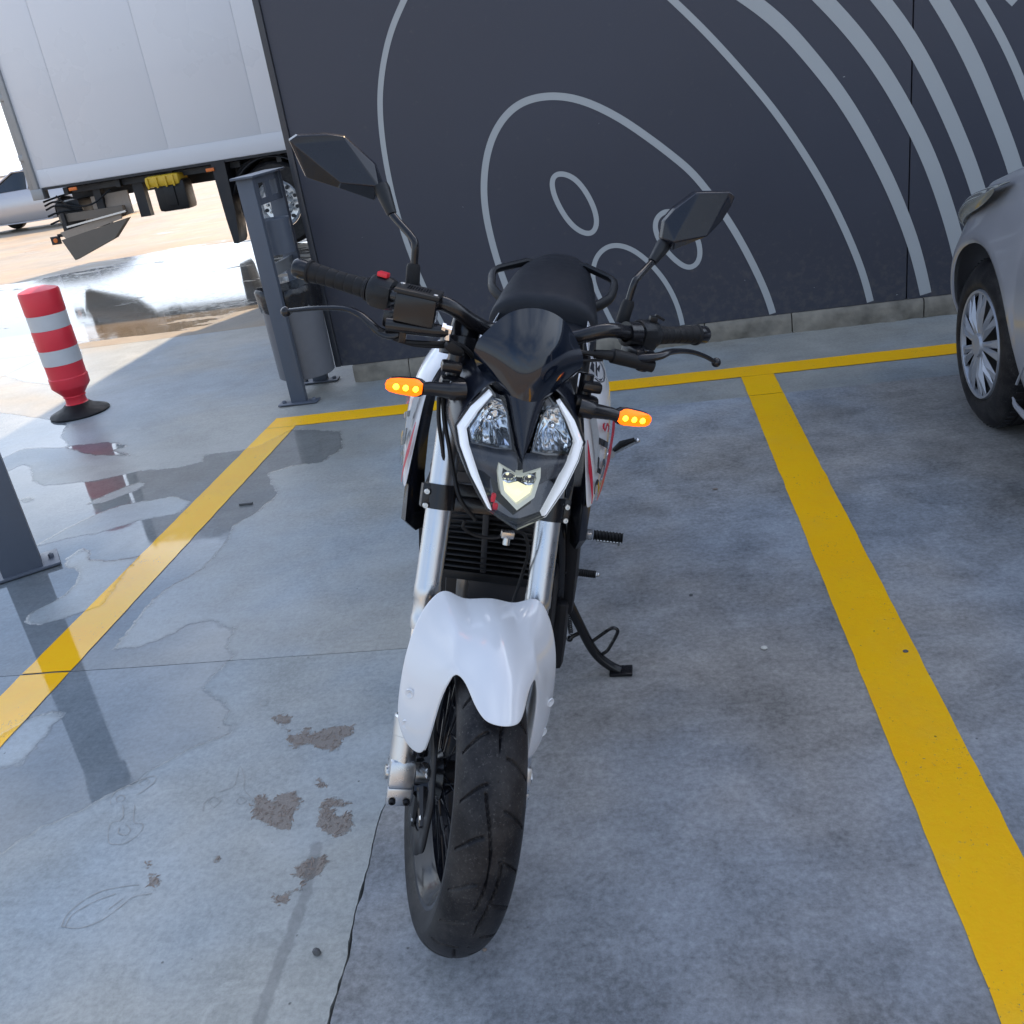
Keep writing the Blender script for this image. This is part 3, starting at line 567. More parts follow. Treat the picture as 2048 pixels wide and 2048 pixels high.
# ---------------------------------------------------------------- litter bins
def bin_frame(x, y, label, rail=True):
    t = empty('litter_bin', (x, y, 0), label, 'litter bin')
    for yy in (-0.20, 0.20):
        b = MB(); b.box((0, yy, 0.585), (0.085, 0.04, 1.165), bev=0.004); b.build('post', M['binpaint'], t)
        f = MB(); f.box((0.0, yy-0.01, 0.009), (0.22, 0.075, 0.008), bev=0.002)
        for s in (-0.085, 0.085): f.bolt((s, yy-0.01, 0.013), (0, 0, 1), 0.012, 0.012)
        f.build('foot_plate', M['binpaint'], t)
    return t
tb = bin_frame(-1.865, 4.95, 'grey blue steel litter bin with ashtray standing left of the printed wall')
# head plate with two cut outs and a window, between the posts
def plate(pts_holes):
    pass
hd = MB()
hd.box((0.028, 0.0, 1.150), (0.012, 0.362, 0.032)); hd.box((0.028, 0.0, 1.045), (0.012, 0.362, 0.030))
hd.box((0.028, -0.155, 1.097), (0.012, 0.05, 0.075)); hd.box((0.028, 0.155, 1.097), (0.012, 0.05, 0.075)); hd.box((0.028, 0.0, 1.097), (0.012, 0.07, 0.075))
hd.build('head_plate', M['binpaint'], tb)
b = MB(); b.box((0, 0, 1.172), (0.12, 0.50, 0.012), bev=0.003); b.build('top_cap', M['binpaint'], tb)
b = MB(); b.lathe([(0, 0.001), (0, 0.085), (0.175, 0.087), (0.178, 0.084), (0.15, 0.08), (0.15, 0.001)], (0.015, 0, 0.77), (0, 0, 1), 32); b.build('ashtray', M['binpaint'], tb)
b = MB(); b.box((0.0, 0, 0.70), (0.02, 0.362, 0.06), bev=0.003); b.build('cross_bar', M['truckgrey'], tb)
b = MB(); b.lathe([(0, 0.001), (0, 0.150), (0.004, 0.155), (0.42, 0.160), (0.424, 0.154), (0.02, 0.148), (0.02, 0.001)], (0.005, 0, 0.11), (0, 0, 1), 40); b.build('bucket', M['bingrey'], tb)
b = MB(); b.box((0.0, 0.0, 0.10), (0.05, 0.362, 0.012)); b.build('bracket', M['truckgrey'], tb)
b = MB(); n = 60; rows = []
for h, r in [(0.44, 0.161), (0.47, 0.168), (0.52, 0.170), (0.556, 0.172), (0.562, 0.164), (0.545, 0.156), (0.47, 0.147), (0.30, 0.140)]:
    rows.append([Vector(((r+noise.noise(Vector((math.cos(2*math.pi*k/n)*3, math.sin(2*math.pi*k/n)*3, h*9)))*0.010)*math.cos(2*math.pi*k/n), (r+noise.noise(Vector((math.cos(2*math.pi*k/n)*3, math.sin(2*math.pi*k/n)*3, h*9)))*0.010)*math.sin(2*math.pi*k/n), h+0.02*noise.noise(Vector((math.cos(2*math.pi*k/n)*2.5, math.sin(2*math.pi*k/n)*2.5, 5))))) for k in range(n)])
b.grid(rows, True); bag = b.build('bin_bag', M['bag'], angle=80); bag.location = (-1.86, 4.95, 0.035)
tag(bag, 'black plastic bag hanging over the rim of the grey bin bucket', 'bin bag')

t = empty('steel_post', (-2.380, 2.925, 0), 'dark grey square steel post at the left edge beside a puddle', 'post')
t.rotation_euler = (0, 0, R(36)); b = MB(); b.box((0, 0, 0.50), (0.14, 0.13, 0.98), bev=0.004); b.build('post_tube', M['binpaint'], t)
b = MB(); b.box((0, 0, 1.07), (0.17, 0.17, 0.16), bev=0.012); b.box((0, 0, 1.165), (0.10, 0.12, 0.03), bev=0.01); b.build('post_head', M['truckgrey'], t)
b = MB(); b.box((0, 0, 0.010), (0.26, 0.16, 0.010), bev=0.002)
for a in (-0.105, 0.105): b.bolt((a, 0.0, 0.015), (0, 0, 1), 0.010, 0.016)
b.build('foot_plate', M['binpaint'], t)

# ---------------------------------------------------------------- bollard
t = empty('bollard', (-3.355, 5.07, 0), 'red and white banded flexible bollard on a black rubber foot', 'bollard')
t.rotation_euler = (0, 0, 0.4)
b = MB(); b.lathe([(0, 0.001), (0, 0.168), (0.008, 0.172), (0.016, 0.166), (0.045, 0.095), (0.066, 0.070), (0.068, 0.001)], n=40); b.build('rubber_foot', M['rubber'], t)
def ring(name, prof, m):
    b = MB(); rows = []
    for h, r in prof:
        rows.append([Vector(((r+0.0022*noise.noise(Vector((2*math.cos(2*math.pi*k/40), 2*math.sin(2*math.pi*k/40), h*9))))*math.cos(2*math.pi*k/40), (r+0.0022*noise.noise(Vector((2*math.cos(2*math.pi*k/40), 2*math.sin(2*math.pi*k/40), h*9))))*math.sin(2*math.pi*k/40), h)) for k in range(40)])
    b.grid(rows, True); return b.build(name, m, t)
ring('lower_body', [(0.066, 0.066), (0.07, 0.060), (0.100, 0.058), (0.112, 0.066), (0.118, 0.062), (0.150, 0.088), (0.168, 0.104), (0.176, 0.110), (0.230, 0.111), (0.236, 0.106), (0.300, 0.106), (0.314, 0.108)], M['bollardred'])
ring('white_band', [(0.314, 0.108), (0.315, 0.1095), (0.402, 0.1105), (0.403, 0.108)], M['reflect'])
ring('red_band', [(0.403, 0.109), (0.410, 0.111), (0.510, 0.1115), (0.518, 0.109)], M['bollardred'])
ring('white_band', [(0.518, 0.108), (0.519, 0.1095), (0.604, 0.1105), (0.605, 0.108)], M['reflect'])
ring('top_cap', [(0.605, 0.109), (0.612, 0.1115), (0.725, 0.1125), (0.737, 0.108), (0.742, 0.095), (0.755, 0.05), (0.758, 0.001)], M['bollardred'])

# ---------------------------------------------------------------- truck
TY = 11.9
tr = empty('box_truck', (-4.35, TY+1.25, 0), 'white box truck seen from the side beyond the wet yard', 'truck')
def tp(name, b, m, **k): return b.build(name, m, tr, xf=lambda p: p-Vector((-4.35, TY+1.25, 0)), **k)
b = MB(); b.box((-4.15, TY+1.27, 2.53), (6.50, 2.46, 2.86)); tp('cargo_box', b, M['truckwhite'])
for x0, x1 in ((-7.36, -6.80), (-6.79, -5.56), (-5.55, -4.35), (-4.34, -3.10), (-3.09, -1.9), (-1.89, -1.0)):
    b = MB(); b.box(((x0+x1)/2, TY+0.0365, 2.64), (x1-x0-0.003, 0.004, 2.60), bev=0.001); tp('side_panel', b, M['truckwhite'])
b = MB(); b.box((-4.18, TY+0.034, 1.23), (6.36, 0.010, 0.21), bev=0.002); tp('lower_rail', b, M['truckwhite'])
b = MB(); b.box((-4.18, TY+0.05, 1.105), (6.40, 0.07, 0.03)); tp('floor_edge', b, M['truckdark'])
b = MB(); b.box((-7.43, TY+0.06, 2.53), (0.07, 0.12, 2.95), bev=0.01); b.box((-7.52, TY+0.10, 2.53), (0.06, 0.10, 2.85), bev=0.008); b.box((-7.43, TY+0.06, 1.05), (0.16, 0.14, 0.13), bev=0.01); tp('rear_post', b, M['truckgrey'])
for z in (1.5, 2.2, 2.9):
    b = MB(); b.box((-7.485, TY+0.04, z), (0.10, 0.05, 0.07), bev=0.008); tp('door_hinge', b, M['truckgrey'])
b = MB(); b.box((-4.1, TY+0.60, 0.98), (6.4, 0.08, 0.20)); b.box((-4.1, TY+1.9, 0.98), (6.4, 0.08, 0.20))
for i in range(9): b.box((-7.1+i*0.72, TY+1.25, 1.04), (0.06, 2.3, 0.09))
b.box((-5.9, TY+0.18, 1.04), (2.3, 0.05, 0.07)); tp('chassis', b, M['truckdark'])
b = MB(); b.box((-7.2, TY+0.45, 0.72), (0.34, 0.5, 0.40), bev=0.03); b.box((-6.75, TY+0.25, 0.80), (0.10, 0.10, 0.52)); b.box((-6.18, TY+0.25, 0.82), (0.14, 0.10, 0.46)); b.box((-7.12, TY+0.12, 0.50), (0.30, 0.10, 0.18), bev=0.02); [tp('tail_lift_arm', q, M['truckdark']) for q in b.pieces()]
b = MB()
for z in (0.98, 0.93, 0.88, 0.80, 0.70): b.tube([(-7.45, TY+0.1, z-0.03), (-7.30, TY+0.15, z), (-7.0, TY+0.2, z-0.06+0.1*math.sin(z*40))], 0.014, 6, 4)
b.tube([(-7.25, TY+0.1, 1.0), (-7.1, TY+0.1, 0.86), (-6.8, TY+0.1, 0.84), (-6.5, TY+0.1, 0.98)], 0.012, 6, 4); [tp('hose', q, M['plastic']) for q in b.pieces()]
b = MB(); b.prism([(-7.30, TY-0.02, 0.47), (-7.20, TY-0.02, 0.20), (-6.58, TY+0.0, 0.40), (-6.34, TY+0.02, 0.62)], (0, 0.10, 0)); b.box((-6.85, TY+0.12, 0.72), (0.9, 0.08, 0.10)); tp('underrun_plate', b, M['bumper'])
b = MB(); b.prism([(-6.90, TY+0.28, 0.92), (-6.38, TY+0.28, 0.94), (-6.34, TY+0.20, 0.66), (-6.86, TY+0.20, 0.56)], (0, 0.03, 0)); b.prism([(-7.30, TY+0.0, 0.56), (-6.42, TY+0.02, 0.70), (-6.42, TY+0.02, 0.62), (-7.24, TY+0.0, 0.47)], (0, 0.02, 0)); [tp('side_plate', q, M['tan']) for q in b.pieces()]
b = MB(); b.box((-6.75, TY+0.0, 0.66), (0.86, 0.03, 0.022), rot=Matrix.Rotation(R(-6), 3, 'Y')); tp('side_rail', b, M['alu'])
for x, z in ((-7.38, 0.475),):
    b = MB(); b.box((x, TY-0.01, z), (0.11, 0.05, 0.10)); b.box((x+0.12, TY+0.03, z+0.05), (0.2, 0.03, 0.04)); b.box((x+0.16, TY+0.06, z+0.17), (0.05, 0.04, 0.28)); tp('lamp_box', b, M['truckdark'])
    b = MB(); b.lathe([(0, 0.03), (0.012, 0.028), (0.014, 0.001)], (x+0.01, TY-0.036, z), (0, -1, 0), 16); tp('side_reflector', b, M['orange'])
for x, z in ((-6.93, 1.055), (-5.08, 1.03)):
    b = MB(); b.box((x, TY-0.01, z), (0.11, 0.02, 0.04), bev=0.008); tp('marker_light', b, M['orange'])
b = MB(); b.box((-5.68, TY+0.14, 0.80), (0.42, 0.26, 0.36), bev=0.05); b.box((-5.68, TY+0.0, 0.80), (0.14, 0.02, 0.24), bev=0.02); tp('tool_box', b, M['plastic'])
b = MB(); b.box((-5.74, TY+0.13, 0.99), (0.46, 0.30, 0.14), bev=0.05)
for dx in (-0.18, -0.06, 0.06, 0.16): b.box((-5.74+dx, TY-0.03, 0.98), (0.025, 0.02, 0.13), bev=0.005)
tp('tool_box_lid', b, M['yellowplastic'])
def truck_wheel(x):
    b = MB(); b.lathe([(0.0, 0.30), (0.0, 0.47), (0.03, 0.505), (0.10, 0.515), (0.20, 0.515), (0.27, 0.505), (0.30, 0.47), (0.30, 0.30)], (x, TY+0.08, 0.515), (0, 1, 0), 48); ty = tp('tyre', b, M['tyre'])
    b = MB(); b.lathe([(0.0, 0.295), (-0.012, 0.29), (0.02, 0.26), (0.09, 0.235), (0.10, 0.17), (0.02, 0.13), (-0.02, 0.11), (-0.03, 0.001)], (x, TY+0.09, 0.515), (0, 1, 0), 48)
    r = tp('rim', b, M['alu'])
    b = MB()
    for k in range(10):
        a = 2*math.pi*k/10; b.bolt((x+0.15*math.cos(a), TY+0.12, 0.515+0.15*math.sin(a)), (0, -1, 0), 0.018, 0.05)
    [tp('wheel_nut', q, M['steel']) for q in b.pieces()]
    b = MB()
    for k in range(10):
        a = 2*math.pi*(k+.5)/10; b.lathe([(0, 0.001), (0, 0.024)], (x+0.212*math.cos(a), TY+0.165, 0.515+0.212*math.sin(a)), (0, -1, 0), 10)
    [tp('rim_hole', q, M['truckdark']) for q in b.pieces()]
truck_wheel(-4.35); truck_wheel(-2.9+0.6)
b = MB(); b.tube([(-4.92, TY+0.2, 0.72), (-4.75, TY+0.2, 1.0), (-4.35, TY+0.2, 1.075), (-3.95, TY+0.2, 1.0), (-3.78, TY+0.2, 0.72)], 0.02, 6, 5)
rows = []
for k in range(13):
    a = R(160-140*k/12); rows.append([(-4.35+0.57*math.cos(a), TY+0.04, 0.515+0.57*math.sin(a)), (-4.35+0.57*math.cos(a), TY+0.42, 0.515+0.57*math.sin(a))])
b.grid(rows); tp('mudguard', b, M['truckdark'], solid=0.01)
b = MB(); b.prism([(-5.06, TY+0.0, 1.11), (-4.88, TY+0.0, 1.11), (-4.90, TY+0.0, 0.5), (-4.94, TY+0.0, 0.17), (-4.97, TY+0.0, 0.12), (-5.02, TY+0.0, 0.13), (-5.04, TY+0.0, 0.40)], (0, 0.30, 0)); tp('mud_flap', b, M['truckdark'])
b = MB(); b.box((-4.35, TY+0.50, 0.85), (1.15, 0.10, 0.5)); tp('wheel_arch_liner', b, M['truckdark'])

# ---------------------------------------------------------------- silver hatchback, nose to the wall
def make_car(name, loc, rz, label, paint, L=4.0, W=1.70, detail=True):
    t = empty(name, loc, label, 'car'); t.rotation_euler = (0, 0, rz)
    # local: +y nose, origin at front axle centre on the ground; x across
    hw = W/2; yf, yr = 0.63, 0.63-L; wb = 2.45; rw = 0.30
    ys = sorted(set([round(v, 3) for v in list(np.arange(yr, yf+0.001, 0.06))+list(np.arange(-0.42, 0.43, 0.03))+list(np.arange(-wb-0.42, -wb+0.43, 0.03))+[yf, 0.55, 0.59, 0.61]]))
    def half(y):
        k = 1.0
        if y > 0.10: k = 1-0.34*((y-0.10)/(yf-0.10))**2.6
        if y < yr+0.45: k = 1-0.18*((yr+0.45-y)/0.45)**2.2
        return hw*k
    def belt(y):
        return float(np.interp(y, [yr, yr+0.5, -wb, -0.9, -0.45, -0.1, 0.2, 0.42, 0.56, yf], [0.90, 0.95, 0.95, 0.925, 0.90, 0.855, 0.78, 0.68, 0.58, 0.50]))
    def crown(y): return belt(y)+float(np.interp(y, [yr, -0.7, -0.45, 0.0, 0.3, yf], [0.05, 0.05, 0.10, 0.13, 0.12, 0.02]))
    def bottom(y):
        z = 0.20
        for yc in (0, -wb):
            d = abs(y-yc)
            if d < 0.365: z = max(z, rw+math.sqrt(0.365**2-d*d)*0.98)
        return z
    rows = []
    for y in ys:
        h = half(y); zb = bottom(y); bz = belt(y); cz = crown(y)
        arch = max(0, 1-min(abs(y), abs(y+wb))/0.50)
        zz = [zb, zb+0.02]+[zb+0.02+(bz-zb-0.02)*f for f in (0.3, 0.6, 0.85)]+[bz]
        r = []
        for i, z in enumerate(zz):
            f = (z-0.2)/(bz-0.2)
            x = h-0.085*abs(f-0.50)**2.2/0.25-0.02*(f > 0.99)
            if i < 2: x += 0.014*arch**0.5
            r.append((x-(0.02 if i == 0 else 0), y, z))
        r += [(h*0.90, y, bz+(cz-bz)*0.40), (h*0.72, y, bz+(cz-bz)*0.72), (h*0.40, y, cz-0.01), (0, y, cz)]
        rows.append(r)
    for s in (1, -1):
        b = MB(); b.grid([[(p[0]*s, p[1], p[2]) for p in r] for r in rows]); b.build('body_side', paint, t, sub=1)
    b = MB(); b.prism([(x, yf-0.01, z) for x, z in ((-0.5, 0.2), (0.5, 0.2), (0.56, 0.35), (0.53, 0.5), (-0.53, 0.5), (-0.56, 0.35))], (0, -0.05, 0)); b.build('front_bumper', paint, t)
    b = MB(); b.prism([(x, yr+0.02, z) for x, z in ((-0.6, 0.2), (0.6, 0.2), (0.68, 0.9), (-0.68, 0.9))], (0, 0.05, 0)); b.build('rear_bumper', paint, t)
    b = MB(); b.box((0, yr+L/2, 0.24), (W*0.78, L*0.9, 0.08)); b.box((0, 0, 0.5), (W*0.60, 0.76, 0.5)); b.box((0, -wb, 0.5), (W*0.60, 0.76, 0.5)); b.build('underbody', M['truckdark'], t)
    # greenhouse
    prof = [(-0.42, 0.97), (-1.15, 1.38), (-1.7, 1.455), (-2.5, 1.43), (-2.95, 1.33), (yr+0.12, 0.97)]
    rows = []
    for y, z in prof: rows.append([(0, y, z), (hw*0.45, y, z-0.008), (hw*0.68, y, z-0.05*(z > 1)), (hw*0.90, y, 0.94)])
    b = MB(); b.grid(rows); b.mirror(); b.build('cabin_glass', M['carglass'], t, weld=True, angle=20)
    rows = [[(0, y, z+0.012), (hw*0.45, y, z+0.004), (hw*0.69, y, z-0.045)] for y, z in prof[1:5]]
    b = MB(); b.grid(rows); b.mirror(); b.build('roof', paint, t, weld=True)
    for s in (1, -1):
        b = MB()
        for pa, pb in (((hw*0.90, -0.44, 0.95), (hw*0.69, -1.15, 1.35)), ((hw*0.92, -1.55, 0.94), (hw*0.70, -1.55, 1.42)), ((hw*0.9, -2.6, 0.94), (hw*0.69, -2.6, 1.38)), ((hw*0.69, -1.15, 1.35), (hw*0.70, -2.9, 1.32))):
            b.tube([(pa[0]*s, pa[1], pa[2]), (pb[0]*s, pb[1], pb[2])], 0.020, 8)
        b.build('window_frame', paint, t)
    for s in (1, -1):
        # lamp lens wraps the corner
        rows = []
        for y in (-0.10, 0.0, 0.10, 0.20, 0.28, 0.36, 0.44, 0.50):
            h = half(y); bz = belt(y); k = math.sin(math.pi*(y+0.10)/0.60)**0.6 if 0 < (y+0.10)/0.60 < 1 else 0.0
            rows.append([((h-0.030)*s, y, bz-0.050*k-0.01), ((h-0.008+0.004*k)*s, y, bz-0.028*k), ((h-0.03+0.004*k)*s, y, bz+0.002), ((h*0.95)*s, y, bz+0.014+0.006*k), ((h*0.90)*s, y, bz+0.020)])
        b = MB(); b.grid(rows); b.build('headlamp', M['carlamp'], t, sub=2, solid=0.01)
        # door edge seam and sill trim
        b = MB(); b.tube([((half(-0.52)+0.002)*s, -0.46, 0.30), ((half(-0.52)+0.0045)*s, -0.53, 0.42), ((half(-0.52)+0.006)*s, -0.55, 0.60), ((half(-0.5)-0.008)*s, -0.53, 0.76), ((half(-0.5)-0.045)*s, -0.50, 0.90)], 0.0045, 6, 6); b.build('door_edge', M['hubcap'], t)
        b = MB(); b.tube([((half(-0.5)-0.012)*s, -0.40, 0.235), ((half(-0.6)-0.006)*s, -0.52, 0.215), ((half(-0.9)-0.006)*s, -1.2, 0.205), ((half(-0.9)-0.012)*s, -2.0, 0.21)], [0.003, 0.010, 0.014, 0.014], 8, 4); b.build('sill_trim', paint, t)
        for yc in (0, -wb):
            x0 = (hw-0.035)*s
            wl = MB(); rot = 0.0
            c = Vector((x0, yc, rw))
            prof = [(0.012, 0.192), (0.0, 0.205), (-0.004, 0.225), (0.004, 0.262), (0.022, 0.288)]
            prof += [(0.035, 0.297), (0.060, 0.299), (0.063, 0.291), (0.069, 0.291), (0.072, 0.300), (0.100, 0.3005), (0.103, 0.292), (0.109, 0.292), (0.112, 0.3005), (0.140, 0.299), (0.143, 0.291), (0.149, 0.291), (0.152, 0.298), (0.178, 0.290), (0.19, 0.25), (0.19, 0.19)]
            ax = Vector((-s*math.cos(rot), -s*math.sin(rot)*s, 0))
            wl.lathe(prof, c, ax, 72)
            for i in range(len(wl.v)):       # sipes on the outer tread rib
                p = wl.v[i]-c; rr = math.hypot(p.z, (p-ax*p.dot(ax)).length if False else 0)
            wl.build('tyre', M['tyre'], t)
            sp = MB()
            for k in range(60):
                a = 2*math.pi*k/60; d = Vector((0, math.cos(a), math.sin(a))); sp.box(c+ax*0.045+d*0.2993, (0.026, 0.004, 0.0035), rot=Matrix.Rotation(a+math.pi/2, 3, 'X'))
            tag(sp.build('tread_sipe', M['truckdark'], t), kind='stuff')
            hb = MB(); q = ax
            hb.lathe([(0.010, 0.196), (-0.002, 0.192), (0.0, 0.184), (0.014, 0.178)], c, q, 60)
            ya = Vector((0, 1, 0)); za = Vector((0, 0, 1)); ya = (ya-q*ya.dot(q)).normalized()
            for k in range(9):
                a = 2*math.pi*k/9+0.2
                def pt(r, da, dep): return c+q*dep+(ya*math.cos(a+da)+za*math.sin(a+da))*r
                for sg in (-1, 1):
                    o0 = 0.095*sg
                    hb.add([pt(0.035, o0*1.2-0.25, 0.0), pt(0.035, o0*1.2+0.25, 0.0), pt(0.186, o0*1.3+0.085, 0.004), pt(0.186, o0*1.3-0.085, 0.004), pt(0.11, o0*1.2, -0.012)], [(0, 1, 4), (1, 2, 4), (2, 3, 4), (3, 0, 4)])
            hb.lathe([(0.0, 0.045), (-0.010, 0.040), (-0.013, 0.001)], c, q, 24)
            hb.build('hubcap', M['hubcap'], t, angle=20)
            dk = MB(); dk.lathe([(0.045, 0.185), (0.045, 0.001)], c, q, 24); dk.build('wheel_dish', M['truckdark'], t)
    return t
make_car('parked_car', (2.000, 3.47, 0), R(0.0), 'silver hatchback parked on the right with its nose at the wall', M['carpaint'])
cf = make_car('parked_car', (-15.75, 23.2, 0), R(90), 'pale silver car parked far off at the left behind the truck', M['carpaint'], L=4.3)

# ---------------------------------------------------------------- far trees on the left horizon
rnd = random.Random(5)
for i, (x, y, h) in enumerate([(-62, 74, 4.2), (-55, 80, 3.6), (-70, 78, 4.8), (-48, 82, 3.4), (-80, 80, 5.0)]):
    t = empty('tree', (x, y, 0), ['middle tree of the row on the left horizon', 'tree on the left horizon, second from the right', 'tree on the left horizon, second from the left', 'rightmost and smallest tree on the left horizon', 'leftmost and tallest tree on the left horizon'][i], 'tree', 'trees on the left horizon')
    b = MB(); b.tube([(0, 0, 0), (0.1, 0, h*0.4), (0, 0.1, h*0.75)], [0.2, 0.12, 0.05], 7); b.build('trunk', M['bark'], t)
    b = MB()
    for k in range(420):
        a = rnd.uniform(0, 6.28); rr = rnd.random()**0.5; zz = rnd.uniform(-1, 1); rad = h*0.42*math.sqrt(1-zz*zz*0.8)
        c = Vector((math.cos(a)*rad*rr, math.sin(a)*rad*rr, h*0.66+zz*h*0.33)); s = 0.16
        d1 = Vector((rnd.uniform(-1, 1), rnd.uniform(-1, 1), rnd.uniform(-1, 1))).normalized()*s; d2 = d1.cross(Vector((rnd.uniform(-1, 1), rnd.uniform(-1, 1), rnd.uniform(-1, 1)))).normalized()*s
        b.add([c-d1-d2, c+d1-d2, c+d1+d2, c-d1+d2], [(0, 1, 2, 3)])
    b.build('crown', M['leaf'], t, smooth=False)

# ---------------------------------------------------------------- litter on the concrete
def pebble(name, x, y, r, m, label, cat, sc_=(1, 0.8, 0.5)):
    b = MB(); b.ball((0, 0, r*0.45), r, 5, sc_); b.v = [v*(1+0.25*noise.noise(v*90)) for v in b.v]
    o = b.build(name, m, angle=25); o.location = (x, y, 0.0005); return tag(o, label, cat)
b = MB(); b.box((0, 0, 0.005), (0.058, 0.012, 0.009), bev=0.003); o = b.build('wood_chip', M['stone']); o.location = (-1.652, 3.362, 0); tag(o, 'thin dark chip lying beside the left yellow line', 'debris')
pebble('pebble', -0.683, 1.17, 0.009, M['stone'], 'dark angular pebble near the crack at the bottom left of the wheel', 'pebble', (0.9, 0.8, 0.9))
pebble('shell_chip', 0.232, 2.064, 0.009, M['shell'], 'white chip on the concrete right of the kickstand', 'debris')
pebble('pebble', 0.558, 2.01, 0.007, M['stone'], 'dark pebble on the right yellow line', 'pebble')
pebble('dry_leaf', 0.203, 3.081, 0.008, M['mudclod'], 'small brown leaf scrap behind the passenger footpeg', 'debris', (1.4, 0.6, 0.3))
pebble('pebble', 0.069, 2.358, 0.006, M['stone'], 'tiny dark pebble beyond the kickstand foot', 'pebble')
pebble('pebble', -0.372, 1.17, 0.0045, M['mudclod'], 'tiny brown pebble just right of the front tyre', 'pebble')

# ---------------------------------------------------------------- motorcycle
BX, BY, PSI, PHI, DEL = G_BIKE
bike = empty('motorcycle', (BX, BY, 0), 'white and black naked motorcycle leaning on its side stand with amber indicators lit', 'motorcycle')
bike.matrix_world = Matrix.Translation((BX, BY, 0)) @ Matrix.Rotation(PSI, 4, 'Z') @ Matrix.Rotation(PHI, 4, 'Y')
RK, TR = R(25), 0.095
_ax = Vector((0, math.sin(RK), math.cos(RK))); _sm = Matrix.Rotation(DEL, 3, _ax); _so = Vector((0, -TR, 0))
def S(p): return _sm @ (Vector(p)-_so)+_so
def bp(name, b, m, steer=True, parent=None, **k): return b.build(name, m, parent or bike, xf=S if steer else None, **k)
V = Vector

# --- wheels
def wheel(steer, y0, Rr, wd, front):
    b = MB()
    nT, nW = (860, 76) if front else (96, 20)
    rows = []
    hw = wd/2
    for i in range(nT):
        th = 2*math.pi*i/nT; r_ = []
        for j in range(nW+1):
            s = -1+2*j/nW
            u = hw*math.sin(s*1.35)/math.sin(1.35); r = Rr-(1-math.cos(s*1.35))*hw*0.86
            if front:
                g = 0.0; arc = th*Rr; au = abs(u); sd = 1 if u > 0 else -1
                # shoulder grooves: curved slashes, alternating
                per = 0.0767; ph = (arc+(per/2 if sd > 0 else 0)) % per
                if 0.014 < au < 0.050:
                    tt = (au-0.014)/0.036; cpos = 0.050-0.030*tt**1.6
                    dd = abs(ph-cpos); wgt = 0.0027+0.0014*math.sin(math.pi*tt); g = max(g, 1-(dd/wgt)**2) if dd < wgt else g
                ph2 = (arc+per*0.55) % (per*2)
                # long wave grooves near the centre
                cu = 0.010*math.sin(2*math.pi*arc/(per*4))+0.009*sd
                dd = abs(u-cu); on = ((arc+(per*1.3 if sd > 0 else 0)) % (per*4)) < per*2.5
                if on and dd < 0.0026: g = max(g, 1-(dd/0.0026)**2)
                r -= 0.0045*g
            r_.append(V((u, y0-r*math.cos(th), Rr+r*math.sin(th))))
        rows.append(r_)
    rows.append(rows[0]); b.grid(rows)
    n = 96
    edge_r = Rr-(1-math.cos(1.35))*hw*0.86
    for sg in (-1, 1):
        b.lathe([(sg*hw, edge_r), (sg*hw*1.0, edge_r-0.008), (sg*(hw-0.006), 0.228), (sg*(hw-0.010), 0.2215), (sg*(hw-0.014), 0.216)], (0, y0, Rr), (1, 0, 0), n)
    bp('tyre', b, M['tyre'], steer, weld=True, angle=40)
    rw = hw-0.012
    b = MB(); b.lathe([(-rw+0.001, 0.224), (-rw-0.002, 0.222), (-rw-0.001, 0.214), (-rw+0.006, 0.208), (-rw+0.010, 0.201), (-0.022, 0.196), (-0.014, 0.186), (0.014, 0.186), (0.022, 0.196), (rw-0.010, 0.201), (rw-0.006, 0.208), (rw+0.001, 0.214), (rw+0.002, 0.222), (rw-0.001, 0.224)], (0, y0, Rr), (1, 0, 0), n)
    rim = bp('rim', b, M['rim'], steer)
    b = MB(); b.lathe([(-0.05, 0.016), (-0.05, 0.030), (-0.036, 0.045), (-0.03, 0.026), (0.03, 0.026), (0.036, 0.045), (0.05, 0.030), (0.05, 0.016)], (0, y0, Rr), (1, 0, 0), 32); bp('hub', b, M['blackmetal'], steer)
    for k in range(18):
        for s in (-1, 1):
            a = 2*math.pi*(k+(0.25 if s > 0 else 0))/18; a2 = a+(0.42 if k % 2 else -0.42)
            bb = MB(); p0 = V((s*0.034, y0+0.038*math.cos(a2), Rr+0.038*math.sin(a2))); p1 = V((s*0.006, y0+0.188*math.cos(a), Rr+0.188*math.sin(a)))
            bb.tube([p0, p1], 0.0019, 6); bb.tube([p1-(p1-p0).normalized()*0.012, p1], 0.0036, 6); bp('spoke', bb, M['rim'], steer)
    return rim
M['rim'] = mat('black_rim', (0.007, 0.008, 0.012), 0.20, spec=0.3, metal=0.0, coat=0.08, var=0.1)
wheel(True, 0.0, 0.293, 0.112, True)
wheel(False, 1.39, 0.300, 0.145, False)
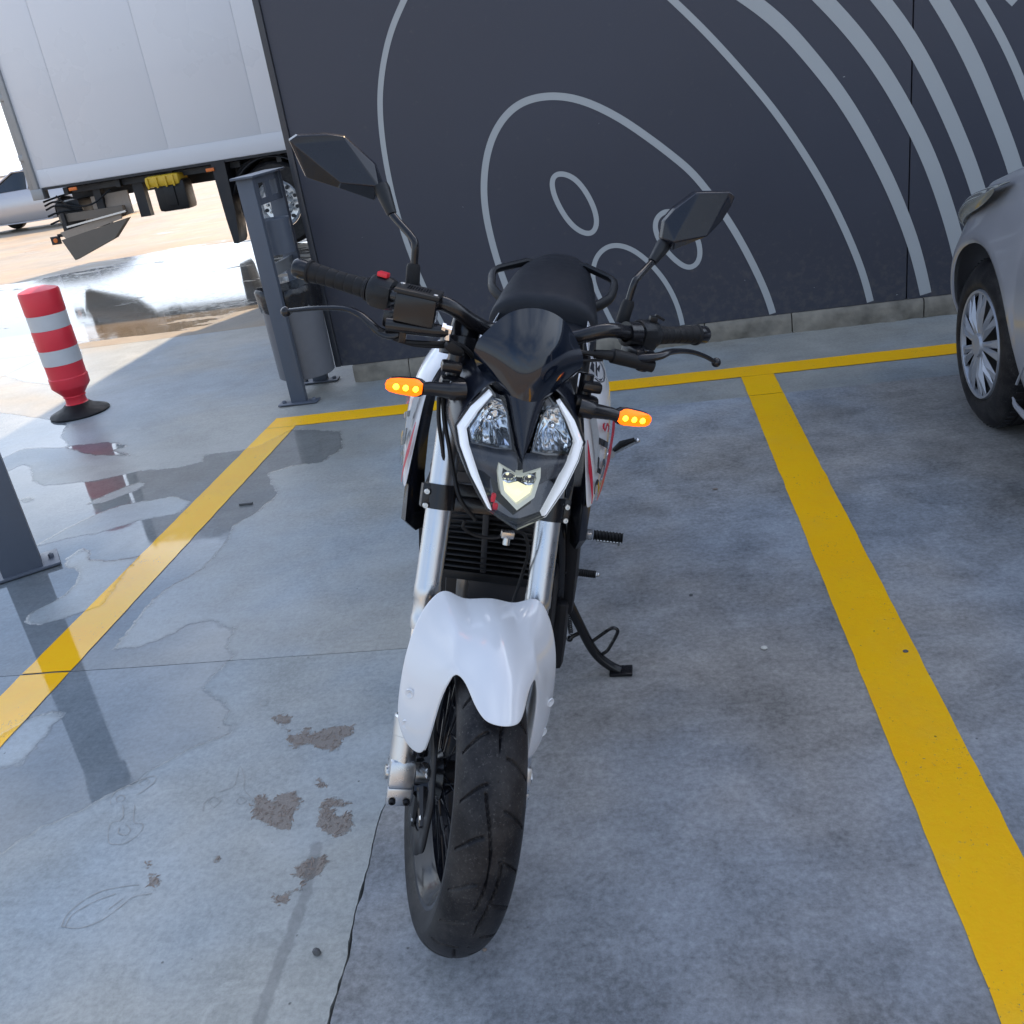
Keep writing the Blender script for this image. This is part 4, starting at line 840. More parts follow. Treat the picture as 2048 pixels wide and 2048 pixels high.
# brake disc on the bike's right
def petal(cx, y0, zc, r0, r1, steer, sx):
    b = MB(); n = 120; rows = []
    for k in range(n+1):
        a = 2*math.pi*k/n; ro = r1*(1+0.022*math.cos(a*9)); rows.append([V((cx-sx*0.0, y0+r0*math.cos(a), zc+r0*math.sin(a))), V((cx, y0+ro*math.cos(a), zc+ro*math.sin(a)))])
    b.grid(rows); bp('brake_disc', b, M['darkmetal'], steer, solid=0.004)
    b = MB()
    for k in range(6):
        a = 2*math.pi*k/6+0.3; p = V((cx, y0+0.085*math.cos(a), zc+0.085*math.sin(a))); b.lathe([(-0.008, 0.009), (0.004, 0.009), (0.006, 0.006), (0.006, 0.0005)], p, (sx, 0, 0), 14)
    [bp('disc_bolt', q, M['chrome'], steer) for q in b.pieces()]
    b = MB()
    for k in range(6):
        a = 2*math.pi*k/6+0.3; b.tube([(cx, y0+0.035*math.cos(a-.3), zc+0.035*math.sin(a-.3)), (cx, y0+0.10*math.cos(a), zc+0.10*math.sin(a))], [0.010, 0.006], 8)
    [bp('disc_carrier', q, M['blackmetal'], steer) for q in b.pieces()]
petal(-0.068, 0.0, 0.293, 0.095, 0.135, True, -1)
petal(0.08, 1.39, 0.30, 0.08, 0.115, False, 1)
b = MB(); b.box((-0.070, 0.115, 0.36), (0.044, 0.06, 0.085), rot=Matrix.Rotation(R(20), 3, 'X'), bev=0.012); b.box((-0.086, 0.09, 0.36), (0.016, 0.03, 0.03), bev=0.004); bp('brake_caliper', b, M['blackmetal'])

# --- fork
fv = lambda w_: (w_-0.295)*0.36-0.003
for s in (-1, 1):
    A = lambda w_: V((s*(0.104-0.009*max(0, w_-.30)/.45), fv(w_), w_)); up = (A(1)-A(0)).normalized()
    b = MB(); L0 = A(0.540); b.lathe([(0, 0.0185), (0.0, 0.0208), (0.008, 0.0222), (0.020, 0.0222), (0.024, 0.0212), (0.052, 0.0212), (0.056, 0.0232), (0.074, 0.0232), (0.078, 0.0225), (0.41, 0.0225), (0.411, 0.020)], L0, up, 40)
    ft = bp('fork_tube', b, M['alu'])
    b = MB(); b.lathe([(0, 0.023), (0.08, 0.023), (0.10, 0.026), (0.12, 0.023), (0.122, 0.001)], A(0.925), up, 32); bp('fork_cover', b, M['blackmetal'])
    b = MB(); b.lathe([(0, 0.0175), (0.18, 0.0175)], A(0.38), up, 32); bp('fork_slider', b, M['chrome'])
    b = MB(); b.lathe([(0, 0.012), (0, 0.0235), (0.048, 0.0235), (0.049, 0.0245), (0.080, 0.0245), (0.082, 0.021)], A(0.318), up, 32); bp('fork_foot', b, M['alu'])
    b = MB(); b.box(A(0.300)+V((0, 0.0, 0)), (0.047, 0.050, 0.050), rot=Matrix.Rotation(R(-20), 3, 'X'), bev=0.009); b.box(A(0.268)+V((0, -0.016, 0)), (0.046, 0.016, 0.034), rot=Matrix.Rotation(R(-12), 3, 'X'), bev=0.005); ac = bp('axle_clamp', b, M['alu'])
    b = MB()
    for dx in (-0.0125, 0.0125): b.bolt(A(0.264)+V((dx, -0.0245, 0)), (0, -1, -0.15), 0.0062, 0.005)
    [bp('clamp_bolt', q, M['darkmetal']) for q in b.pieces()]
    b = MB(); b.lathe([(0, 0.001), (0, 0.013), (0.005, 0.013), (0.007, 0.009), (0.007, 0.0005)], A(0.297)+V((s*0.022, 0, 0)), (s, 0, 0), 6 if s > 0 else 20); bp('axle_nut', b, M['steel'])
    if s < 0:
        b = MB(); b.lathe([(0, 0.014), (0.0, 0.018), (0.022, 0.018), (0.024, 0.014)], A(0.297)+V((0.024, 0, 0)), (1, 0, 0), 24); bp('axle_spacer', b, M['steel'])
b = MB(); b.tube([(-0.09, 0, 0.293), (0.09, 0, 0.293)], 0.009, 12); bp('axle', b, M['steel'])
# lower yoke
b = MB()
yv = fv(0.757)
rot = Matrix.Rotation(R(-20), 3, 'X')
for s in (-1, 1):
    b.lathe([(-0.021, 0.022), (-0.021, 0.0275), (0.021, 0.0275), (0.021, 0.022)], (s*0.096, yv, 0.757), rot @ V((0, 0, 1)), 32)
    b.box((s*0.121, yv-0.002, 0.757), (0.018, 0.028, 0.040), rot=rot, bev=0.003)
b.box((0, yv+0.022, 0.757), (0.18, 0.045, 0.036), rot=rot, bev=0.008); b.box((0, yv-0.004, 0.748), (0.15, 0.03, 0.026), rot=rot, bev=0.006)
yk = bp('lower_yoke', b, M['blackmetal'])
b = MB()
for s in (-1, 1):
    for dz in (-0.011, 0.011): b.bolt((s*0.1225, yv-0.016+dz*0.36, 0.757+dz), rot @ V((0, -1, 0)), 0.0052, 0.005)
[bp('yoke_bolt', q, M['steel']) for q in b.pieces()]
b = MB(); yv2 = fv(0.99)
for s in (-1, 1): b.lathe([(-0.014, 0.029), (-0.014, 0.035), (0.014, 0.035), (0.016, 0.03), (0.016, 0.001)], (s*0.095, yv2, 0.995), rot @ V((0, 0, 1)), 28)
b.box((0, yv2+0.02, 0.995), (0.19, 0.055, 0.022), rot=rot, bev=0.008); bp('upper_yoke', b, M['blackmetal'])
b = MB(); b.tube([(0, 0.17, 0.74), (0, 0.29, 1.0)], 0.03, 20); bp('steering_stem', b, M['blackmetal'])

# --- front fender
C = {}
def put(k, *pts):
    for i, p in enumerate(pts): C[k+str(i)] = p
put('A', (0, .052, .640), (.040, .062, .622), (.060, .062, .632), (.086, .062, .644), (.114, .050, .600))
put('B', (0, -.020, .640), (.040, -.014, .618), (.064, -.010, .617), (.100, .010, .590), (.128, .030, .560))
put('C', (0, -.090, .618), (.036, -.086, .600), (.064, -.086, .580), (.100, -.040, .545), (.135, .016, .518))
put('D', (0, -.130, .599), (.034, -.124, .588), (.050, -.114, .572))
put('E', (0, -.160, .582), (.028, -.153, .574), (.043, -.140, .562))
put('F', (0, -.190, .560), (.017, -.186, .560), (.030, -.174, .558))
C.update(G2=(.080, -.080, .536), G3=(.106, -.050, .490), G4=(.136, .000, .470), H2=(.084, -.086, .455), H3=(.110, -.058, .440), H4=(.134, -.014, .425), I2=(.088, -.080, .402), I3=(.102, -.062, .392), I4=(.118, -.040, .398))
quads = []
for a, c in (('A', 'B'), ('B', 'C')):
    for i in range(4): quads.append((a+str(i), a+str(i+1), c+str(i+1), c+str(i)))
for a, c in (('C', 'D'), ('D', 'E'), ('E', 'F')):
    for i in range(2): quads.append((a+str(i), a+str(i+1), c+str(i+1), c+str(i)))
for a, c in (('C', 'G'), ('G', 'H'), ('H', 'I')):
    for i in (2, 3): quads.append((a+str(i), a+str(i+1), c+str(i+1), c+str(i)))
ks = list(C); b = MB(); b.add([C[k] for k in ks], [tuple(ks.index(k) for k in q) for q in quads]); b.mirror()
fl = MB(); fl.grid([[C[k], (C[k][0]-.002, C[k][1]+.030, C[k][2]-.004), (C[k][0]+.004, C[k][1]+.075, C[k][2]-.006)] for k in ('C2', 'G2', 'H2', 'I2')]); fl.mirror(); bp('fender_inner', fl, M['white'], sub=2, solid=.003)
fen = bp('front_fender', b, M['white'], sub=3, solid=0.004, weld=True)
cl = fen.data.attributes.new('crease_edge', 'FLOAT', 'EDGE')
_pos = {k: [(S(V(C[k]))-v.co).length for v in fen.data.vertices] for k in ('A1', 'B1', 'C1', 'B2', 'C2', 'C3', 'B3', 'D2', 'G2')}
_cr = set()
for sg in (1, -1):
    ix = {}
    for k in _pos:
        p = S(V((C[k][0]*sg, C[k][1], C[k][2]))); ix[k] = min(range(len(fen.data.vertices)), key=lambda i: (fen.data.vertices[i].co-p).length)
    for a_, b_ in (('C2', 'B2'), ('A1', 'B1'), ('C2', 'C3')): _cr.add(frozenset((ix[a_], ix[b_])))
for i, e in enumerate(fen.data.edges):
    if frozenset(e.vertices) in _cr: cl.data[i].value = 0.55
b = MB()
for s in (-1, 1):
    for p in ((.1195, -.025, .488), (.1175, -.034, .432)):
        b.lathe([(0.0, .0085), (0.002, .0075), (0.001, .004), (-0.001, .0005)], (s*p[0], p[1]-0.004, p[2]), (s*0.55, -0.83, 0.1), 16)
[bp('fender_screw', q, M['white']) for q in b.pieces()]

# --- headlight
def hv(u, w_): return .028+(w_-.81)*.66-.02*max(0, 1-(u/.1)**2)
def H(u, w_, d=0.0): return V((u, hv(u, w_)+d, w_))
DO = [(.059, .968), (.085, .943), (.1035, .913), (.0965, .889), (.0755, .852), (.049, .8185)]
DI = [(.0535, .964), (.0725, .939), (.0885, .912), (.0825, .892), (.062, .852), (.040, .814)]
def line2(P, n=24, corner=True):
    out = []
    for i in range(len(P)-1):
        for k in range(n//(len(P)-1)): t = k/(n//(len(P)-1)); out.append((P[i][0]*(1-t)+P[i+1][0]*t, P[i][1]*(1-t)+P[i+1][1]*t))
    return out+[P[-1]]
for s in (-1, 1):
    o_, i_ = line2(DO, 25), line2(DI, 25)
    rows = []
    for (a, c) in zip(o_, i_):
        rows.append([H(s*a[0], a[1], .012), H(s*a[0], a[1], -.002), H(s*(a[0]*.7+c[0]*.3), a[1]*.7+c[1]*.3, -.0055), H(s*(a[0]*.3+c[0]*.7), a[1]*.3+c[1]*.7, -.0055), H(s*c[0], c[1], -.001), H(s*c[0], c[1], .014)])
    b = MB(); b.grid(rows); b.f += [tuple(range(6)), tuple(len(b.v)-6+k for k in range(6))][:2]; bp('daytime_light', b, M['drl'], angle=50)
# interior back bezel
inner = [(0, .800), (.040, .814), (.062, .852), (.0825, .892), (.0885, .912), (.0725, .939), (.0535, .964), (.030, .966)]
def radial(outer, c, n, f):
    rows = []
    for k in range(n+1):
        t = k/n; rows.append([f(c[0]+(x-c[0])*t, c[1]+(z-c[1])*t, t) for x, z in outer])
    return rows
full = inner+[(-x, z) for x, z in reversed(inner[1:])]
b = MB(); b.grid(radial(full, (0, .88), 5, lambda u, w_, t: H(u, w_, (0.028 if w_ < .882 else .062)-0.014*t**3)), True); bp('headlight_bezel', b, M['gloss'])
M['bezelblue'] = mat('satin_dark_bezel', (0.03, 0.035, 0.048), 0.25, var=0.1)
# brow under the reflectors
for s in (-1, 1):
    b = MB(); rows = []
    for t in np.linspace(0, 1, 8):
        u = .004+t*.078; top = .889+.003*t; rows.append([H(s*u, top, 0.016), H(s*u, top-.006, 0.006), H(s*(u*.92+.002), top-.024-.004*(1-t), 0.010), H(s*(u*.72+.01), top-.052+.012*t, 0.024)])
    b.grid(rows); bp('headlight_brow', b, M['bezelblue'], sub=1)
# reflectors
eye = [(.056, .961), (.037, .957), (.028, .945), (.016, .896), (.040, .8935), (.079, .894), (.0855, .911), (.071, .937)]
M['reflector'] = mat('fluted_reflector', (0.80, 0.84, 0.90), 0.08, metal=1.0, var=0.15, scale=60)
for s in (-1, 1):
    c = (.052, .922); rows = []
    out = line2(eye+[eye[0]], 64)[:-1]
    for k in range(9):
        t = k/8; r = []
        for j, (x, z) in enumerate(out):
            u = c[0]+(x-c[0])*t; w_ = c[1]+(z-c[1])*t
            dep = 0.040*(1-t*t)+0.008
            if w_ < .915 and t > 0.25: dep += 0.0022*math.sin(u*620)*min(1, (1.05-t)*3)
            elif t > 0.3: dep += 0.0012*math.sin(u*260+w_*300)
            r.append(H(s*u, w_, dep))
        rows.append(r)
    b = MB(); b.grid(rows, True); bp('reflector', b, M['reflector'], weld=True)
    b = MB(); b.ball(H(s*.052, .926, .026), .0075, 7, (1, 1.3, 1)); bp('bulb', b, M['chrome'])
    b = MB(); rows = []; e2 = eye+[eye[0]]
    for x, z in e2: k = 0.93; rows.append([H(s*x, z, .001), H(s*(c[0]+(x-c[0])*k), c[1]+(z-c[1])*k, .001), H(s*(c[0]+(x-c[0])*k), c[1]+(z-c[1])*k, .012)])
    b.grid(rows); bp('reflector_frame', b, M['gloss'])
# projector
fr = [(-.034, .874), (-.004, .8625), (.003, .8625), (.034, .874), (.0345, .862), (.0265, .835), (0, .8165), (-.0265, .835), (-.0345, .862)]
b = MB(); rows = []
for x, z in fr+[fr[0]]:
    c = (0, .848); k = .80; rows.append([H(x*1.04, c[1]+(z-c[1])*1.04, .022), H(x, z, .004), H(c[0]+(x-c[0])*k, c[1]+(z-c[1])*k, .006), H(c[0]+(x-c[0])*k, c[1]+(z-c[1])*k, .018)])
b.grid(rows); bp('projector_frame', b, M['beamframe'])
b = MB(); b.grid(radial([(x*.84, .848+(z-.848)*.84) for x, z in [(-.033, .850), (-.0165, .846), (0, .851), (.0165, .846), (.033, .850), (.027, .835), (0, .8165), (-.027, .835)]], (0, .838), 4, lambda u, w_, t: H(u, w_, 0.016-0.008*(1-t*t))), True); bp('projector_low_beam', b, M['beam'])
for s in (-1, 1):
    pl_ = line2([(.030, .868), (.010, .8625), (.004, .8605), (.0045, .853), (.0165, .849), (.0295, .853), (.030, .868)], 36)[:-1]; c = (.0175, .8595); rows = []
    for k in range(7):
        t = k/6; rows.append([H(s*(c[0]+(x-c[0])*t), c[1]+(z-c[1])*t, .022-.014*t*t+.0010*math.sin(z*2600)) for x, z in pl_])
    b = MB(); b.grid(rows, True); bp('projector_reflector', b, M['reflector'], weld=True)
    b = MB(); b.ball(H(s*.0175, .8595, .016), .0042, 8, (1, 1, 1)); bp('projector_bulb', b, M['beam'])
    b = MB(); b.ball(H(s*.0175, .8595, .006), .0105, 10, (1, .45, .8)); bp('projector_lens', b, M['lens'])
# small red blocks inside the lens
b = MB(); b.box(H(-.037, .826, .012), (.007, .008, .014), bev=.002); b.box(H(-.033, .815, .012), (.008, .008, .010), bev=.002); [bp('red_mark', q, M['red']) for q in b.pieces()]
# clear cover: all but the nose panel
out_full = [(0, .7955), (.046, .8150), (.0755, .852), (.0965, .889), (.1035, .913), (.085, .943), (.060, .9715), (.036, .968), (.020, .925), (0, .884)]
poly = out_full+[(-x, z) for x, z in reversed(out_full[1:-1])]
b = MB(); rows = []
for k in range(7):
    t = k/6; rows.append([H(x*(1-t)+x*0.985*t if False else x*(1-0.0), z, 0) for x, z in poly])
hl = [(0, .7955), (.046, .8150), (.0755, .852), (.0965, .889), (.1035, .913), (.085, .943), (.060, .9715)]
hi = [(0, .884), (.003, .886), (.008, .893), (.014, .905), (.020, .925), (.028, .947), (.036, .968)]
for s in (-1, 1):
    o_, i_ = line2(hl, 30), line2(hi, 30); rows = []
    for a, c in zip(o_, i_):
        r = []
        for k in range(7):
            t = k/6; u = a[0]*(1-t)+c[0]*t; w_ = a[1]*(1-t)+c[1]*t; r.append(H(s*u, w_, -.008-.004*math.sin(math.pi*t)))
        rows.append([H(s*a[0]*1.01, a[1], .004)]+r)
    b = MB(); b.grid(rows); bp('clear_lens', b, M['lens'], angle=60)
# lens rim (grey edge line)
b = MB(); b.tube([H(x*1.012, z, -.001) for x, z in [(-.060, .9725), (-.086, .943), (-.1045, .913), (-.0975, .889), (-.0765, .852), (-.046, .8140), (0, .7945), (.046, .8140), (.0765, .852), (.0975, .889), (.1045, .913), (.086, .943), (.060, .9725)]], 0.0022, 8); bp('lens_rim', b, M['blackmetal'])
# nose panel between the reflectors
half = [[(0, .882, -.006), (0, .878, .010)], [(.005, .893, -.009), (.009, .889, .010)], [(.015, .925, -.012), (.020, .923, .010)], [(.025, .962, -.014), (.031, .962, .010)], [(.036, .985, -.012), (.050, .990, .008)]]
b = MB(); rows = []
for (a, e), zc in zip(half, (.884, .905, .935, .968, .992)):
    rows.append([H(-e[0], e[1], e[2]), H(-a[0], a[1], a[2]), H(0, max(zc, a[1]), a[2]-.006), H(a[0], a[1], a[2]), H(e[0], e[1], e[2])])
b.grid(rows); bp('nose_panel', b, M['plastic2'], sub=2)
# shell around
r0 = [(0, .792), (.053, .812), (.080, .850), (.101, .888), (.108, .914), (.089, .946), (.064, .976), (.042, .984)]
r1 = [((0, .795), .05), ((.058, .815), .06), ((.086, .852), .075), ((.108, .888), .085), ((.116, .915), .075), ((.104, .955), .055), ((.080, .990), .035), ((.042, 1.000), .02)]
r2 = [((0, .80), .12), ((.055, .815), .125), ((.084, .85), .13), ((.105, .885), .13), ((.115, .915), .12), ((.108, .955), .115), ((.088, 1.0), .10), ((.045, 1.02), .08)]
A0 = [H(u, z, .001) for u, z in r0]; A1 = [H(q[0][0], q[0][1], q[1]) for q in r1]; A2 = [H(q[0][0], q[0][1], q[1]) for q in r2]
A05 = [(a*0.6+c*0.4)+V((0.002, 0, 0))*(i > 0) for i, (a, c) in enumerate(zip(A0, A1))]
b = MB(); b.grid([A0, A05, A1, A2]); b.mirror(); bp('headlight_shell', b, M['plastic2'], sub=2, weld=True, solid=.003)

# --- fly screen
rows = [[(0, .150, 1.103), (.030, .150, 1.097), (.054, .153, 1.082)],
        [(0, .118, 1.068), (.042, .126, 1.062), (.078, .150, 1.050)],
        [(0, .086, 1.012), (.044, .106, 1.028), (.088, .149, 1.036)],
        [(0, .086, .943), (.040, .115, .980), (.089, .150, 1.018)],
        [(0, .104, .935), (.040, .137, .964), (.080, .170, .988)]]
rr = [[(-x, y, z) for x, y, z in r[:0:-1]]+r for r in rows]
b = MB(); b.grid(rr); fs_ = bp('fly_screen', b, M['screen'], sub=3)
cl = fs_.data.attributes.new('crease_edge', 'FLOAT', 'EDGE')
for i, e in enumerate(fs_.data.edges):
    a_, b_ = e.vertices
    if a_//5 == b_//5 and a_//5 >= 3: cl.data[i].value = 0.85
rows = [[(0.0, .20, 1.03), (.05, .20, 1.03), (.078, .19, 1.03)], [(0, .16, 1.0), (.045, .165, 1.0), (.074, .17, 1.005)], [(0, .13, .975), (.03, .14, .98), (.05, .15, .985)]]
rr = [[(-x, y, z) for x, y, z in r[:0:-1]]+r for r in rows]
b = MB(); b.grid(rr); bp('screen_bracket', b, M['plastic'], solid=.004)

# --- handlebar, grips, controls
bar = [(-.366, .366, 1.051), (-.248, .305, 1.050), (-.185, .245, 1.062), (-.135, .215, 1.068), (-.085, .222, 1.045), (-.045, .235, 1.033), (.045, .235, 1.033), (.085, .222, 1.045), (.135, .215, 1.068), (.185, .245, 1.062), (.248, .305, 1.050), (.366, .366, 1.051)]
b = MB(); b.tube(bar, .0125, 16, 5); bp('handlebar', b, M['blackmetal'])
b = MB()
for s in (-1, 1): b.box((s*.04, .235, 1.022), (.034, .040, .040), bev=.008)
[bp('bar_clamp', q, M['blackmetal']) for q in b.pieces()]
for s in (-1, 1):
    p0, p1 = V((s*.252, .307, 1.050)), V((s*.352, .359, 1.051)); d = (p1-p0)
    rad = []; pts = []
    for k in range(61):
        t = k/60; pts.append(p0+d*t); r = .0175-.002*math.sin(math.pi*t)
        for g in (.08, .22, .37, .52, .67, .82): r -= .0012*math.exp(-((t-g)/.010)**2)
        rad.append(r+(.003 if t < .04 else 0)+(.0022 if t > .95 else 0))
    b = MB(); b.tube(pts, rad, 20); bp('grip', b, M['rubber'])
    dn = d.normalized(); b = MB(); b.lathe([(0, .010), (0, .0155), (.010, .0165), (.022, .0165), (.026, .014), (.027, .0005)], p1+dn*.001, dn, 24); bp('bar_end', b, M['blackmetal'])
    # switch housing
    c = V((s*.232, .295, 1.052)); b = MB()
    b.lathe([(-.020, .016), (-.020, .024), (-.014, .0265), (.012, .0270), (.018, .025), (.022, .018)], c, dn, 28); b.box(c+V((0, -.012, -.004)), (.036, .030, .040), rot=Matrix.Rotation(R(27*s), 3, 'Z'), bev=.009)
    sw = bp('switch_housing', b, M['plastic'])
    b = MB()
    if s < 0: b.box(c+V((-.002, -.004, .030)), (.018, .014, .008), rot=Matrix.Rotation(R(-27), 3, 'Z'), bev=.002); bp('kill_switch', b, M['red'])
    else:
        b.box(c+V((.006, -.002, .030)), (.014, .012, .010), bev=.002); b.box(c+V((.018, .0, .034)), (.020, .007, .005), rot=Matrix.Rotation(R(20), 3, 'Y'), bev=.002); bp('switch_button', b, M['plastic'])
    # lever
    lp = [(.196, .212, 1.022), (.212, .203, 1.010), (.232, .208, 1.010), (.250, .214, 1.020), (.268, .228, 1.028), (.290, .246, 1.028), (.330, .270, 1.016), (.376, .300, .996)] if s < 0 else [(.196, .212, 1.030), (.216, .206, 1.036), (.236, .208, 1.042), (.256, .222, 1.047), (.287, .248, 1.045), (.317, .268, 1.041), (.350, .288, 1.032), (.374, .300, 1.023)]
    b = MB(); b.tube([(s*x, y, z) for x, y, z in lp], [.010, .0105, .009, .0078, .0066, .0062, .0056, .0052], 12, 5, flat=0.72); b.ball((s*.382, .304, .992 if s < 0 else 1.020), .0088, 8)
    lv = bp('brake_lever' if s < 0 else 'clutch_lever', b, M['blackmetal'])
    # perch
    b = MB()
    b.box((s*.205, .235, 1.030), (.040, .048, .030), rot=Matrix.Rotation(R(20*s), 3, 'Z'), bev=.006); b.lathe([(-.016, .010), (.016, .010)], (s*.212, .216, 1.026), (0, 0, 1), 18, cap=True)
    b.lathe([(-.012, .014), (-.012, .021), (.012, .021), (.012, .014)], (s*.190, .250, 1.060), (s, .45, 0), 24); bp('lever_perch', b, M['blackmetal'])
    b = MB(); b.bolt((s*.212, .216, 1.043), (0, 0, 1), .006, .004); [bp('pivot_bolt', q, M['blackmetal']) for q in b.pieces()]
# master cylinder on the bike's right
rz = Matrix.Rotation(R(-14), 3, 'Z')
b = MB(); b.box((-.182, .205, 1.058), (.066, .046, .046), rot=rz, bev=.007); res = bp('brake_reservoir', b, M['blackmetal'])
b = MB(); b.box((-.182, .205, 1.084), (.072, .050, .007), rot=rz, bev=.0025); bp('reservoir_cap', b, M['plastic'])
b = MB()
for k in range(2): b.bolt(V((-.182, .205, 1.087))+rz @ V(((-1+2*k)*.029, (-1+2*k)*-.016, 0)), (0, 0, 1), .0042, .002)
[bp('cap_screw', q, M['steel']) for q in b.pieces()]
b = MB()
for i in range(4):
    for j in range(9):
        b.box(V((-.182, .205, 1.0880))+rz @ V((-.017+j*.0042, .010-i*.0062, 0)), (.0028, .0036, .0006))
tag(bp('cap_relief', b, M['blackmetal']), kind='stuff')
b = MB(); b.tube([(-.225, .205, 1.024), (-.150, .192, 1.030), (-.128, .190, 1.032)], [.012, .011, .009], 14); b.box((-.198, .198, 1.016), (.012, .012, .030), bev=.002); bp('master_cylinder', b, M['blackmetal'])
b = MB(); b.lathe([(0, .007), (0, .009), (.006, .009), (.006, .007), (.010, .0075), (.016, .0075), (.018, .005), (.018, .0005)], (-.140, .190, 1.036), (1, -.1, -.12), 6); b.lathe([(0, .0055), (.010, .0055)], (-.128, .187, 1.030), (0.1, 0, -1), 12, cap=True); bp('banjo_bolt', b, M['chrome'])
# clutch perch sleeve on the bike's left
b = MB(); b.tube([(.120, .200, 1.030), (.150, .205, 1.030), (.152, .205, 1.030), (.205, .212, 1.024), (.23, .212, 1.020)], [.007, .009, .0125, .0125, .010], 16); bp('cable_sleeve', b, M['rubber'])
# cables
def cable(pts, r=.0038, m='rubber', n=8): bx_ = MB(); bx_.tube(pts, r, n, 6); return bp('cable', bx_, M[m])
cable([(.150, .203, 1.030), (.10, .19, 1.032), (.07, .20, 1.025), (.03, .24, .98), (.02, .25, .90)], .0042)
cable([(.135, .200, 1.022), (.10, .185, 1.020), (.07, .20, 1.010), (.04, .24, .96)], .003)
cable([(-.236, .205, 1.014), (-.212, .20, 1.006), (-.189, .198, 1.003), (-.150, .20, 1.006), (-.110, .205, 1.010), (-.085, .205, .998), (-.070, .21, .975), (-.06, .23, .93)], .0042)
cable([(-.215, .20, 1.006), (-.18, .198, 1.000), (-.150, .20, 1.001), (-.118, .205, 1.004)], .003)
cable([(-.128, .188, 1.022), (-.108, .195, 1.000), (-.095, .21, .97), (-.10, .22, .93), (-.118, .20, .91)], .0042)
cable([(-.118, .20, .925), (-.110, .185, .885), (-.098, .17, .85), (-.085, .15, .81), (-.070, .12, .775), (-.040, .11, .745)], .0036)
cable([(-.124, .195, .920), (-.118, .185, .88), (-.105, .17, .835), (-.095, .16, .79), (-.098, .13, .70), (-.088, .10, .60), (-.076, .08, .45), (-.074, .10, .39)], .0036)
cable([(-.060, .10, .748), (-.058, .105, .730), (-.03, .105, .718), (.0, .10, .722), (.012, .10, .735)], .003)
cable([(.012, .10, .735), (.045, .11, .73), (.064, .12, .69), (.066, .13, .64), (.060, .12, .60), (.050, .10, .58)], .003)
b = MB(); b.box((-.115, .19, 1.006), (.030, .020, .018), rot=Matrix.Rotation(R(35), 3, 'Y'), bev=.004); bp('cable_clip', b, M['rubber'])
b = MB(); b.box((.012, .085, .738), (.022, .012, .012), bev=.002); b.lathe([(0, .006), (.012, .006)], (.012, .084, .732), (0, -.3, -1), 12, cap=True); bp('hose_junction', b, M['steel'])

# --- mirrors
def mirror(s, base, bend, top, outline, front, cone):
    b = MB(); b.lathe([(0, .0115), (.004, .012), (.034, .0115), (.040, .0095), (.041, .006)], V(base)-V((0, 0, .012)), (V(bend)-V(base)).normalized(), 18)
    boot = bp('mirror_boot', b, M['rubber'])
    b = MB(); b.tube([base, V(base)*.45+V(bend)*.55, bend, V(bend)*.8+V(cone[0])*.2+V((0, 0, .004)), cone[0], V(cone[0])*.5+V(cone[1])*.5], .0062, 12, 6); bp('mirror_stem', b, M['blackmetal'])
    b = MB(); t0, t1 = V(cone[0]), V(cone[1]); b.lathe([(0, .0065), (0, .0085), ((t1-t0).length*.85, .0135), ((t1-t0).length, .0125)], t0, (t1-t0).normalized(), 20, cap=True); bp('mirror_joint', b, M['plastic'])
    # head: rim ring at the back, shoulder ring, front facets
    n = len(outline); rim = [V(p) for p in outline]; cc = sum(rim, V())/n
    back = [p+(cc-p)*0.04+V((0, .010, 0)) for p in rim]
    sh = [p+(cc-p)*0.035+V((0, -.012, 0)) for p in rim]
    vs = back+rim+sh+[V(p) for p in front['v']]
    fs = [(i, (i+1) % n, n+(i+1) % n, n+i) for i in range(n)]+[(n+i, n+(i+1) % n, 2*n+(i+1) % n, 2*n+i) for i in range(n)]
    fs += [tuple((2*n+q) if q < n else (2*n+n+(q-n)) for q in f) for f in front['f']]
    b = MB(); b.add(vs, fs)
    o = bp('mirror_shell', b, M['plastic2'], angle=14)
    md = o.modifiers.new('bevel', 'BEVEL'); md.width = .0022; md.segments = 3; md.limit_method = 'ANGLE'; md.angle_limit = R(12)
    b = MB(); g_ = [p+(cc-p)*.07+V((0, .0105, 0)) for p in rim]; b.add(g_, [tuple(range(n))]); bp('mirror_glass', b, M['mirrorglass'], smooth=False)
# outline index order, front facets use outline shoulder indices 0..n-1 and extra vertices n..
oL = [(-.408, .405, 1.247), (-.397, .405, 1.257), (-.352, .405, 1.268), (-.320, .405, 1.270), (-.264, .405, 1.236), (-.246, .400, 1.205), (-.258, .398, 1.178), (-.320, .402, 1.187), (-.375, .405, 1.194)]
fL = {'v': [(-.399, .392, 1.243), (-.318, .366, 1.200), (-.321, .392, 1.264), (-.256, .372, 1.205)],
      'f': [(0, 1, 9), (1, 2, 11, 9), (2, 3, 11), (9, 11, 12, 10), (3, 4, 12, 11), (4, 5, 12), (5, 6, 12), (6, 7, 10, 12), (7, 8, 9, 10), (8, 0, 9)]}
mirror(-1, (-.184, .294, 1.078), (-.190, .300, 1.136), (-.238, .362, 1.180), oL, fL, ((-.230, .356, 1.168), (-.253, .380, 1.206)))
oR = [(.354, .375, 1.301), (.342, .375, 1.307), (.281, .375, 1.295), (.249, .375, 1.260), (.236, .375, 1.237), (.238, .372, 1.206), (.264, .370, 1.190), (.312, .373, 1.220), (.342, .375, 1.255), (.352, .375, 1.285)]
fR = {'v': [(.340, .364, 1.300), (.283, .360, 1.289), (.256, .342, 1.208), (.314, .344, 1.228)],
      'f': [(0, 1, 10), (1, 2, 11, 10), (2, 3, 11), (3, 4, 12, 11), (4, 5, 12), (5, 6, 12), (6, 7, 13, 12), (7, 8, 13), (10, 11, 12, 13), (8, 9, 10, 13), (9, 0, 10)]}
